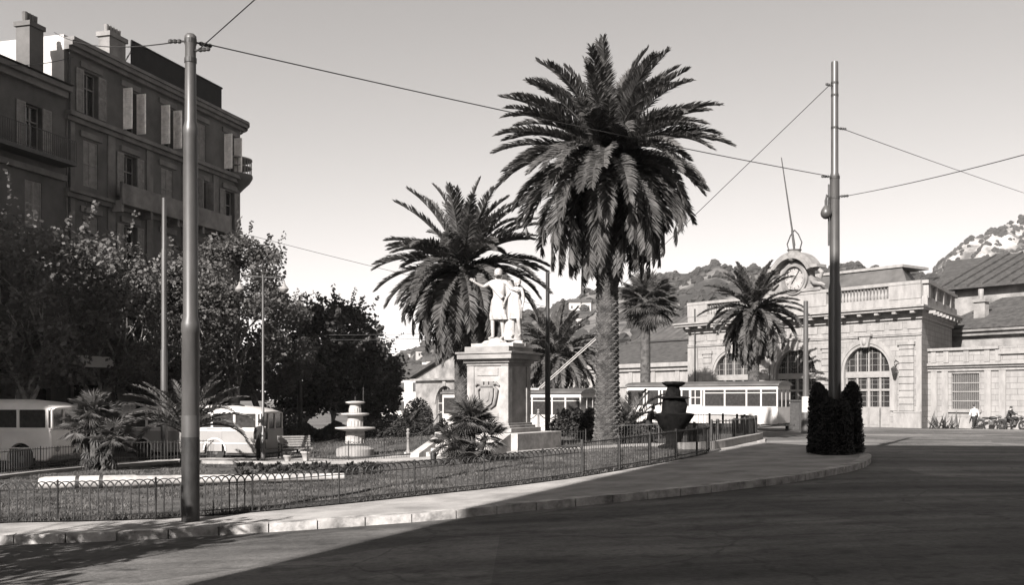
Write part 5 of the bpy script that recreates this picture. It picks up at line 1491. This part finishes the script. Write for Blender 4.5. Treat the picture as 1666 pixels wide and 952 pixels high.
RP = pole('tram_pole', 'tallest pale pole with a hanging lamp, ringed by clipped cypresses', PB, hB, [(10 * kB, -.1), (10 * kB, zB(470)), (8 * kB, zB(460)), (7.6 * kB, zB(288)), (8 * kB, zB(287)), (5.9 * kB, zB(281)), (5.6 * kB, zB(102)), (5.2 * kB, hB), (0, hB + .01)], M_POLE)
for py in (135, 155, 208, 289, 322): MB().lathe([(8.2 * kB if py > 280 else 6.1 * kB, zB(py) - .04), (8.2 * kB if py > 280 else 6.1 * kB, zB(py) + .04)], (0, 0, 0), 16).build('clamp', M_DARK, RP)
for py, a_ in ((140, PI + .6), (208, .3), (287, PI), (320, -.4)): mb = MB(); insul(mb, zB(py), 5.5 * kB, a_); mb.build('insulator', M_DARK, RP)
mb = MB(); mb.path([(-8 * kB, -.05, zB(345)), (-11 * kB, -.08, zB(320)), (-14 * kB, -.1, zB(318)), (-15.5 * kB, -.1, zB(326))], .035, 8); mb.tube((-10 * kB, -.02, zB(400)), (-10 * kB, -.02, zB(300)), .03)
mb.tube((-15.5 * kB, -.1, zB(326)), (-15.5 * kB, -.1, zB(336)), .05)
br = mb.build('lamp_bracket', M_DARK, RP)
mb = MB(); mb.lathe([(.03, 0), (.1, -.08), (.17, -.2), (.19, -.3), (.16, -.4), (.08, -.48), (0, -.5)], (-15.5 * kB, -.1, zB(334)), 16); mb.build('lamp_shade', M_POLE, br, smooth=True)
b = on(267, 41, PZ); b = gp(267, 752, 0); h = CAM_Z + (HOR - 322) / F_PX * b.y - b.z; k = b.y / F_PX
pole('thin_pole', 'thin pale pole rising in front of the apartment block, left of the tall one', b, h, [(5.5 * k, -.1), (5.5 * k, h * .42), (4.6 * k, h * .43), (4.6 * k, h * .8), (3.8 * k, h * .81), (3.6 * k, h), (0, h)], M_POLE)
b = on(428, 44.5, PZ); h = CAM_Z + (HOR - 447) / F_PX * 44.5 - b.z; k = 44.5 / F_PX
t = pole('street_lamp', 'slim twin-armed street lamp beside the dark coated man', b, h, [(.09, -.1), (.09, 1.2), (.055, 1.25), (.05, h), (0, h + .03)], M_POLE, 'street lamp')
mb = MB(); mb.path([(-1.0, 0, h - .35), (-.92, 0, h - .12), (-.5, 0, h - .06), (0, 0, h - .1), (.5, 0, h - .12), (.85, 0, h - .12), (.9, 0, h - .3)], .025, 6); mb.build('lamp_arm', M_DARK, t)
for x in (-1.0, .9):
    mb = MB(); mb.lathe([(.03, 0), (.06, -.12), (.13, -.22), (.2, -.32), (.18, -.36), (.1, -.46), (0, -.5)], (x, 0, h - .3), 14); mb.build('lamp_shade', M_STONE2, t, smooth=True)
b = on(488, 70); h = CAM_Z + (HOR - 481) / F_PX * 70 - b.z
pole('thin_pole', 'dark pole top poking out of the receding dark trees', b, h, [(.16, 0), (.15, h * .6), (.11, h * .62), (.1, h), (0, h)], M_POLED)
b = on(891, 60); h = CAM_Z + (HOR - 440) / F_PX * 60 - b.z
EP = pole('tram_pole', 'slender dark pole standing between the statue and the scaly palm', b, h, [(.16, -.1), (.15, h * .5), (.12, h * .52), (.11, h), (0, h)], M_POLED)
b = on(1311, 66); h = CAM_Z + (HOR - 490) / F_PX * 66 - b.z; k = 66 / F_PX
t = pole('tram_pole', 'pale pole with a white painted band at the right end of the tram', b, h, [(8 * k, -.1), (7.5 * k, .6), (6 * k, 1.5), (5 * k, 2.4), (4.2 * k, h * .55), (3.6 * k, h), (0, h)], M_POLE)
mb = MB(); mb.lathe([(6.6 * k, 1.3), (6.4 * k, 2.3)], (0, 0, 0), 16); mb.build('painted_band', M_WHITE, t, smooth=True)
def wire(label, a, b, sag=.15, r=.011):
    a, b = Vector(a), Vector(b); N = 14
    mb = MB(); mb.path([a.lerp(b, i / N) - Vector((0, 0, sag * 4 * (i / N) * (1 - i / N))) for i in range(N + 1)], r, 5)
    o = mb.build('overhead_wire', M_WIRE, loc=tuple(a)); tag(o, label, 'wire', 'overhead wires')
pa = Vector((LPb.x, LPb.y, LPb.z)); pb_ = Vector((PB.x, PB.y, PB.z))
wire('long wire sloping from the tall left pole across to the right-hand pole', pa + Vector((.2, .1, hA - .15)), pb_ + Vector((-.25, 0, zB(286))), .1, .014)
wire('wire rising from the left pole top towards the viewer', pa + Vector((.15, -.1, hA - .4)), (12, -6.9, 9.36), .0, .012)
wire('wire running left from the left pole top to the apartment block', pa + Vector((-.2, 0, hA - .15)), at(88, 52, 49.5), .35, .014)
wire('short dark wire crossing in front of the lower apartment roof', at(-60, 99, 45), at(142, 85, 55), .4, .02)
wire('steep stay wire descending left from the right-hand pole', pb_ + Vector((-.2, 0, zB(139))), at(891, 582, 60), .0, .013)
wire('upper wire leaving the right-hand pole towards the right edge', pb_ + Vector((.2, 0, zB(208))), at(1780, 350, 70), .1, .012)
wire('lower wire rising from the lamp bracket to the right edge', pb_ + Vector((.25, 0, zB(320))), at(1800, 214, 22), .1, .011)
wire('faint wire from the rounded building corner to the slender dark pole', at(404, 382, 69), at(891, 500, 60), .1, .015)
for k, y in enumerate((541, 549)):
    wire(['upper of two tram wires crossing the sky left of the monument', 'lower of two tram wires crossing the sky left of the monument'][k], at(330, y + 4, 62), at(891, y - 2, 60), .1, .014)

# ------------------------------------------------------------------ trams
def rot_in(mb, m, q, o):
    mb.add([tuple(q @ Vector(p) + Vector(o)) for p in m.v], m.f)
def make_tram(label, loc, rz):
    t = thing('tram_car', label, 'tram', loc, rz, 'white tram cars by the station')
    L, Wd, H0, H1, HT = 11.6, 2.15, .62, 1.95, 3.05
    b = MB()
    b.box(0, L, 0, .05, H0, H1 - .25); b.box(0, L, Wd - .05, Wd, H0, H1 - .25); b.box(0, .05, .05, Wd - .05, H0, H1 - .25); b.box(L - .05, L, .05, Wd - .05, H0, H1 - .25)
    b.box(.05, L - .05, .05, Wd - .05, H0, H0 + .06)
    b.box(0, L, -.03, 0, H1 - .29, H1 - .2); b.box(0, L, 0, .06, HT - .18, HT + .12); b.box(0, L, Wd - .06, Wd, HT - .18, HT + .12); b.box(0, .06, .06, Wd - .06, HT - .18, HT + .12); b.box(L - .06, L, .06, Wd - .06, HT - .18, HT + .12)
    b.box(0, L, -.015, .0, H0 - .06, H0 + .02)
    posts = [0, 1.35, 1.6, 2.6, 2.85, 3.6, 4.4, 5.1, 5.95, 6.15, 7.7, 9.3, 10.35, L - .1]
    for x in posts:
        for y in (0, Wd - .06): b.box(x, x + .12 if x < L - .2 else L, y, y + .06, H1 - .25, HT - .16)
    for y in (.7, 1.4):
        for x in (0, L - .06): b.box(x, x + .06, y, y + .08, H1 - .25, HT - .16)
    b.box(6.2, L - .05, 0, .05, HT - .42, HT - .36)
    b.build('body', M_WHITE, t, bevel=.012)
    d = MB(); d.box(5.1, 5.97, -.025, .0, H0 + .02, H1 - .1); d.box(5.07, 5.12, -.05, 0, H0, HT - .2); d.box(5.95, 6.0, -.05, 0, H0, HT - .2); d.box(5.5, 5.56, -.01, .04, H1 - .25, HT - .2); d.box(5.1, 5.95, -.01, .04, 2.32, 2.38)
    d.build('door', M_WHITE, t)
    MB().box(1.6, 2.6, -.025, 0, H0 + .02, H1 - .1).build('door', M_WHITE, t)
    for a_, b_ in zip(posts, posts[1:]):
        for y in (.022, Wd - .03): MB().box(a_ + .115, b_ + .005, y, y + .008, H1 - .27, HT - .16).build('window', M_TGLASS, t)
    for x in (.025, L - .032):
        for y0_, y1_ in ((.07, .7), (.78, 1.4), (1.48, Wd - .07)): MB().box(x, x + .007, y0_, y1_, H1 - .27, HT - .16).build('window', M_TGLASS, t)
    r = MB(); pl = [(-.12, HT + .1), (Wd + .12, HT + .1), (Wd + .08, HT + .2), (Wd * .8, HT + .36), (Wd * .5, HT + .42), (Wd * .2, HT + .36), (-.08, HT + .2)]
    r.prism_x(pl, -.12, L + .12); r.build('roof', M_ROOF2, t, smooth=True)
    s = MB()
    for x in (1.5, 3.1, 6.8, 8.4, 9.6): s.box(x, x + .9, .3, Wd - .3, H0 + .06, 1.15); s.box(x, x + .12, .3, Wd - .3, 1.15, 1.9)
    s.build('seats', M_BARK, t)
    u = MB(); u.box(2.6, 9.0, .25, Wd - .25, .3, H0 - .01); u.box(-.7, 0, Wd / 2 - .08, Wd / 2 + .08, .42, .56); u.box(L, L + .7, Wd / 2 - .08, Wd / 2 + .08, .42, .56)
    for x in (3.2, 8.2): u.box(x - .55, x + .55, .1, .2, .2, .55)
    u.build('underframe', M_DARK, t)
    for x in (3.2, 8.2):
        for y in (.18, Wd - .3):
            wm = MB()
            vs = []; 
            wm.tube((x, y, .36), (x, y + .1, .36), .36, n=18); wm.build('wheel', M_POLED, t)
    return t
M_TGLASS = mat('tram_glass', 0.03, rough=0.1, var=0.3, spec=0.7)
TA = math.atan2(-.6, .8)
tl = TP + TE * 11.6
T1_ = make_tram('white tram car standing in front of the arched station doors', (tl.x, tl.y, g(tl.x, tl.y) - .02), TA)
tz = Vector((-4.9, 73.5))
T2_ = dup(T1_, (tz.x, tz.y, g(tz.x, tz.y) - .02), TA, 'second white tram car half hidden behind the monument and short palm')
mb = MB()
for s in (0, .3): mb.tube((7.9, .4 + s, 3.4), (12.6, .4 + s, 6.8), .045, .035, 6)
mb.box(7.4, 8.2, .2, 1.0, 3.38, 3.5)
o = mb.build('trolley_pole', M_STATUE, T2_)

# ------------------------------------------------------------------ coaches
def bus(label, loc, rz, L, face, m_body, m_roof, mirror=False):
    t = thing('motor_coach', label, 'bus', loc, rz, 'parked coaches')
    Wd, zf, zw, zt, H = 2.25, .38, 1.5, 2.18, 2.55
    wx = [L * .675, 1.0] if not mirror else [L - 1.2, 1.6]
    # lower body outline with wheel arches
    out = [(.12, zf), ]
    for x in sorted(wx):
        out += [(x - .52, zf)] + [(x - .52 * math.cos(PI * i / 10), zf + .12 + .5 * math.sin(PI * i / 10)) for i in range(11)] + [(x + .52, zf)]
    out += [(L - .25, zf), (L - .04, zf + .15), (L, .9), (L - .03, zw), (.03, zw), (0, .9), (.02, zf + .2)]
    b = MB(); b.prism(out, 0, Wd); b.build('body', m_body, t, bevel=.07)
    r = MB(); rows = []
    N = 10
    for i in range(N + 1):                                   # domed roof with rounded ends
        s = i / N; e = 1 - (2 * s - 1) ** 6
        x = -.02 + (L + .04) * s if 0 < i < N else (.0 if i == 0 else L)
        hh = (H - zt) * (.25 + .75 * e); inset_ = .12 * (1 - e)
        rows.append([(x, inset_ - .01 + Wd * .0 , zt), (x, inset_ + .06, zt + hh * .45), (x, inset_ + .28, zt + hh * .82), (x, Wd * .5, zt + hh), (x, Wd - inset_ - .28, zt + hh * .82), (x, Wd - inset_ - .06, zt + hh * .45), (x, Wd - inset_ + .01, zt)])
    vs = [p for q in rows for p in q]; m = 7
    r.add(vs, [(i * m + k, (i + 1) * m + k, (i + 1) * m + k + 1, i * m + k + 1) for i in range(N) for k in range(m - 1)] + [tuple(range(m)), tuple(range(N * m + m - 1, N * m - 1, -1))])
    r.box(.08, L - .08, .05, Wd - .05, zt - .03, zt + .04)
    ro = r.build('roof', m_roof, t, smooth=True)
    p = MB(); n = int(L / 1.15); 
    xs = [.05 + (L - .3) * i / n for i in range(n + 1)]
    for x in xs:
        for y in (.015, Wd - .075): p.box(x, x + .11, y, y + .06, zw - .02, zt + .01)
    for y in (.08, .75, 1.4, Wd - .16):
        for x in (.03, L - .09): p.box(x, x + .06, y, y + .08, zw - .02, zt + .01)
    for y in (.01, Wd - .07): p.box(.05, L - .05, y, y + .06, zw - .02, zw + .05)
    p.build('window_pillar', m_roof, t)
    for a_, b_ in zip(xs, xs[1:]):
        for y in (.045, Wd - .055): MB().box(a_ + .1, b_ + .01, y, y + .01, zw, zt).build('window', M_TGLASS, t)
    for x in (.05, L - .08):
        for y0_, y1_ in ((.15, .76), (.82, 1.41), (1.47, Wd - .15)): MB().box(x, x + .01, y0_, y1_, zw, zt).build('window', M_TGLASS, t)
    s = MB()
    for k in range(n): s.box(.5 + k * 1.1, .62 + k * 1.1, .25, Wd - .25, 1.2, 1.85)
    s.box(.2, L - .2, .2, Wd - .2, 1.0, 1.1); s.build('seats', M_BARK, t)
    tr = MB(); tr.box(.05, L - .05, -.015, .02, zw - .12, zw - .06); tr.box(-.02, L + .02, -.02, .0, .82, .86)
    for x in wx:
        vv = [(x + rr * math.cos(PI * i / 14), y, zf + .12 + rr * math.sin(PI * i / 14)) for i in range(15) for rr, y in ((.52, -.03), (.6, -.03))]
        tr.add(vv, [(2 * i, 2 * i + 1, 2 * i + 3, 2 * i + 2) for i in range(14)])
    tr.build('trim', m_roof, t)
    d = MB(); dx = L * .62; d.box(dx, dx + .75, -.012, 0.005, zf + .1, zw + .02); d.build('door', m_body, t)
    MB().box(-.1, -.02, .1, Wd - .1, .42, .56).build('bumper', M_POLE, t); MB().box(L + .02, L + .1, .1, Wd - .1, .42, .56).build('bumper', M_POLE, t)
    for sx in (-.03, L - .02):
        for y in (.35, Wd - .35): MB().tube((sx, y, .8), (sx + .05, y, .8), .1, n=12).build('headlight', M_STONE, t)
    uf = MB().box(.15, L - .15, .12, Wd - .12, .3, zf + .02)
    for x in wx: uf.box(x - .62, x + .62, .3, Wd - .3, zf + .03, 1.02)
    uf.build('underframe', M_DARK, t)
    for x in wx:
        for y in (.06, Wd - .28):
            w_ = MB().tube((x, y, .44), (x, y + .22, .44), .44, n=20).build('wheel', M_RUBBER, t)
            MB().tube((x, y - .012, .44), (x, y + .02, .44), .13, n=14).build('hub', M_POLE, w_)
    return t
BD_ = 47.5
p0 = on(200, BD_ + .9); p1 = on(424, BD_ - .9); Lb = (p1 - p0).length
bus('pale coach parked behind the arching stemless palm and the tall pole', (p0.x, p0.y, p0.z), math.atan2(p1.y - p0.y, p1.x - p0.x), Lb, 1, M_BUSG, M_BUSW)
p1 = on(62, 40); p0 = Vector((p1.x - 7.0, p1.y + 1.2, 0)); 
bus('shaded cream coach with rounded front cut by the left edge', (p0.x, p0.y, g(p1.x, p1.y)), math.atan2(p1.y - p0.y, p1.x - p0.x), 7.1, 1, M_BUS, M_BUS, True).scale = (1.08, 1.08, 1.1)

# ------------------------------------------------------------------ small things
b = on(1294, 71.5); t = thing('booth', 'dark wooden booth between the tram end and the banded pole', 'booth', tuple(b), R(-30))
MB().box(-.55, .55, -.5, .5, 0, 2.0).build('wall', M_POLED, t); MB().box(-.62, .62, -.57, .57, 2.0, 2.1).build('roof', M_DARK, t)
MB().box(-.4, .4, -.53, -.502, .05, 1.85).build('door', M_DARK, t)
for px, py, lab in ((498, 750, 'pale stone flower pot at the end of the bedding plants'), (468, 753, 'smaller pale flower pot beside the bedding plants, nearer the coach')):
    b = gp(px, py, PZ + .03); t = thing('flower_pot', lab, 'pot', tuple(b), 0, 'pale flower pots on the lawn')
    s = 1.0 if px > 480 else .75
    MB().lathe([(.12 * s, 0), (.2 * s, .3 * s), (.24 * s, .33 * s), (.24 * s, .4 * s), (.18 * s, .4 * s), (.16 * s, .33 * s)], (0, 0, 0), 14).build('pot', M_STATUE, t, smooth=True)
    lb = MB(); leaf_mass(lb, lambda q: Vector((q.gauss(0, .08), q.gauss(0, .08), .4 * s + abs(q.gauss(0, .06)))), 60, .05, random.Random(px)); lb.build('leaves', M_HEDGE, t, fix=False)
b = gp(705, 757, PZ + .03); t = thing('stump', 'short dark stump on the lawn left of the shaggy fan palm', 'stump', tuple(b))
mb = MB(); mb.lathe([(.12, -.05), (.1, .2), (.12, .4), (.07, .5), (0, .52)], (0, 0, 0), 9); mb.build('wood', M_POLED, t, smooth=True)
MB().path([(.05, 0, .3), (.16, 0, .42), (.18, 0, .5)], [.05, .04, .02], 6).build('branch_stub', M_POLED, t)
# ------------------------------------------------------------------ bench
b = on(482, 46.5, PZ); t = thing('park_bench', 'slatted park bench with scrolled ends behind the low fence', 'bench', tuple(b), R(28))
mb = MB()
for k in range(4): mb.box(-.75, .75, -.22 + k * .12, -.13 + k * .12, .42, .45)
mb.build('seat', M_STONE, t)
mb = MB()
for k in range(5): mb.box(-.75, .75, .26 + k * .03, .29 + k * .03, .52 + k * .1, .59 + k * .1)
mb.build('backrest', M_STONE, t)
for x in (-.72, .72):
    mb = MB(); mb.path([(x, -.28, 0), (x, -.22, .42), (x, .24, .42), (x, .42, 1.0)], .03, 6); mb.path([(x, .24, .42), (x, .36, 0)], .03, 6); mb.path([(x, -.22, .42), (x, -.2, .64), (x, .28, .66)], .025, 6); mb.build('leg', M_DARK, t)

# ------------------------------------------------------------------ motorcycles
def motorcycle(label, base, rz):
    t = thing('motorcycle', label, 'motorcycle', tuple(base), rz, 'motorcycles parked in the square')
    for x in (-.68, .68):
        vs, fs = [], []
        mb = MB()
        for i in range(20):
            q = 2 * PI * i / 20
            for k in range(6):
                a = 2 * PI * k / 6; rr = .27 + .055 * math.cos(a); vs.append((x + rr * math.cos(q), .055 * math.sin(a), .33 + rr * math.sin(q)))
        for i in range(20):
            for k in range(6): fs.append((i * 6 + k, i * 6 + (k + 1) % 6, ((i + 1) % 20) * 6 + (k + 1) % 6, ((i + 1) % 20) * 6 + k))
        mb.add(vs, fs)
        w_ = mb.build('wheel', M_RUBBER, t, smooth=True)
        sp = MB(); sp.tube((x, -.06, .33), (x, .06, .33), .05, n=8)
        for i in range(8): q = PI * i / 4; sp.tube((x, 0, .33), (x + .25 * math.cos(q), 0, .33 + .25 * math.sin(q)), .008, n=4)
        sp.build('spokes', M_POLE, w_)
    f = MB(); f.path([(-.68, 0, .33), (-.2, 0, .35), (.2, 0, .38), (.45, 0, .85)], .035, 6); f.path([(.68, .06, .33), (.5, .05, .9)], .025, 6); f.path([(.68, -.06, .33), (.5, -.05, .9)], .025, 6); f.path([(-.68, .0, .33), (-.45, 0, .68), (.4, 0, .78)], .03, 6); f.build('frame', M_DARK, t)
    MB().ball((.12, 0, .8), (.3, .13, .12), 8).build('tank', M_POLED, t, smooth=True)
    MB().ball((-.35, 0, .8), (.26, .14, .07), 8).build('saddle', M_RUBBER, t, smooth=True)
    MB().box(-.15, .22, -.13, .13, .32, .62).ball((.02, 0, .55), (.15, .15, .15), 6).build('engine', M_POLE, t)
    MB().path([(.42, -.34, 1.0), (.52, -.1, .98), (.52, .1, .98), (.42, .34, 1.0)], .018, 6).build('handlebar', M_DARK, t)
    MB().ball((.64, 0, .88), (.09, .09, .1), 8).build('headlight', M_POLE, t, smooth=True)
    MB().path([(-.98, 0, .52), (-.85, 0, .68), (-.62, 0, .7), (-.42, 0, .6)], .06, 6).build('mudguard', M_DARK, t)
    return t
b = on(1612, 75.5); M1 = motorcycle('empty motorcycle parked between the walking man and the seated rider', b, R(-40))
b2 = on(1648, 74.5); 
def dup_m(loc, rz, lab): return dup(M1, tuple(loc), rz, lab)
dup_m(b2, R(-45), 'motorcycle at the right edge with a rider seated on it')
b3 = on(470, 52); dup_m(b3, R(20), 'motorcycle standing behind the slatted bench')
q = Matrix.Rotation(R(-45), 3, 'Z')
person('rider in dark clothes seated on the motorcycle at the right edge', tuple(b2), R(45), pose(pelvis=(0, .32, .9), waist=(0, .3, 1.04), chest=(0, .2, 1.27), neck=(0, .15, 1.41), head=(0, .11, 1.5), crown=(0, .11, 1.58), shl=(.18, .2, 1.33), shr=(-.18, .2, 1.33), ell=(.3, -.02, 1.12), elr=(-.3, -.02, 1.12), wrl=(.33, -.3, 1.03), wrr=(-.33, -.3, 1.03), hal=(.33, -.38, 1.02), har=(-.33, -.38, 1.02), hil=(.11, .3, .84), hir=(-.11, .3, .84), knl=(.22, -.08, .66), knr=(-.22, -.08, .66), anl=(.22, .05, .3), anr=(-.22, .05, .3), tol=(.23, -.12, .25), tor=(-.23, -.12, .25)), M_CLOTHD, M_CLOTHD, .95, False)

# ------------------------------------------------------------------ the air
HAZE = .00013
hz = MB().box(-1520, 1520, -130, 3020, -7, 330).build('haze', None)
hz['kind'] = 'stuff'; hz['label'] = 'thin pale haze over the square and the hills'; hz['category'] = 'haze'
hm = bpy.data.materials.new('air'); hm.use_nodes = True; nt = hm.node_tree; nt.nodes.clear()
out = nt.nodes.new('ShaderNodeOutputMaterial'); pv = nt.nodes.new('ShaderNodeVolumePrincipled')
pv.inputs['Color'].default_value = (.9, .88, .86, 1); pv.inputs['Density'].default_value = HAZE; pv.inputs['Anisotropy'].default_value = .2
nt.links.new(pv.outputs[0], out.inputs['Volume']); hz.data.materials.clear(); hz.data.materials.append(hm)
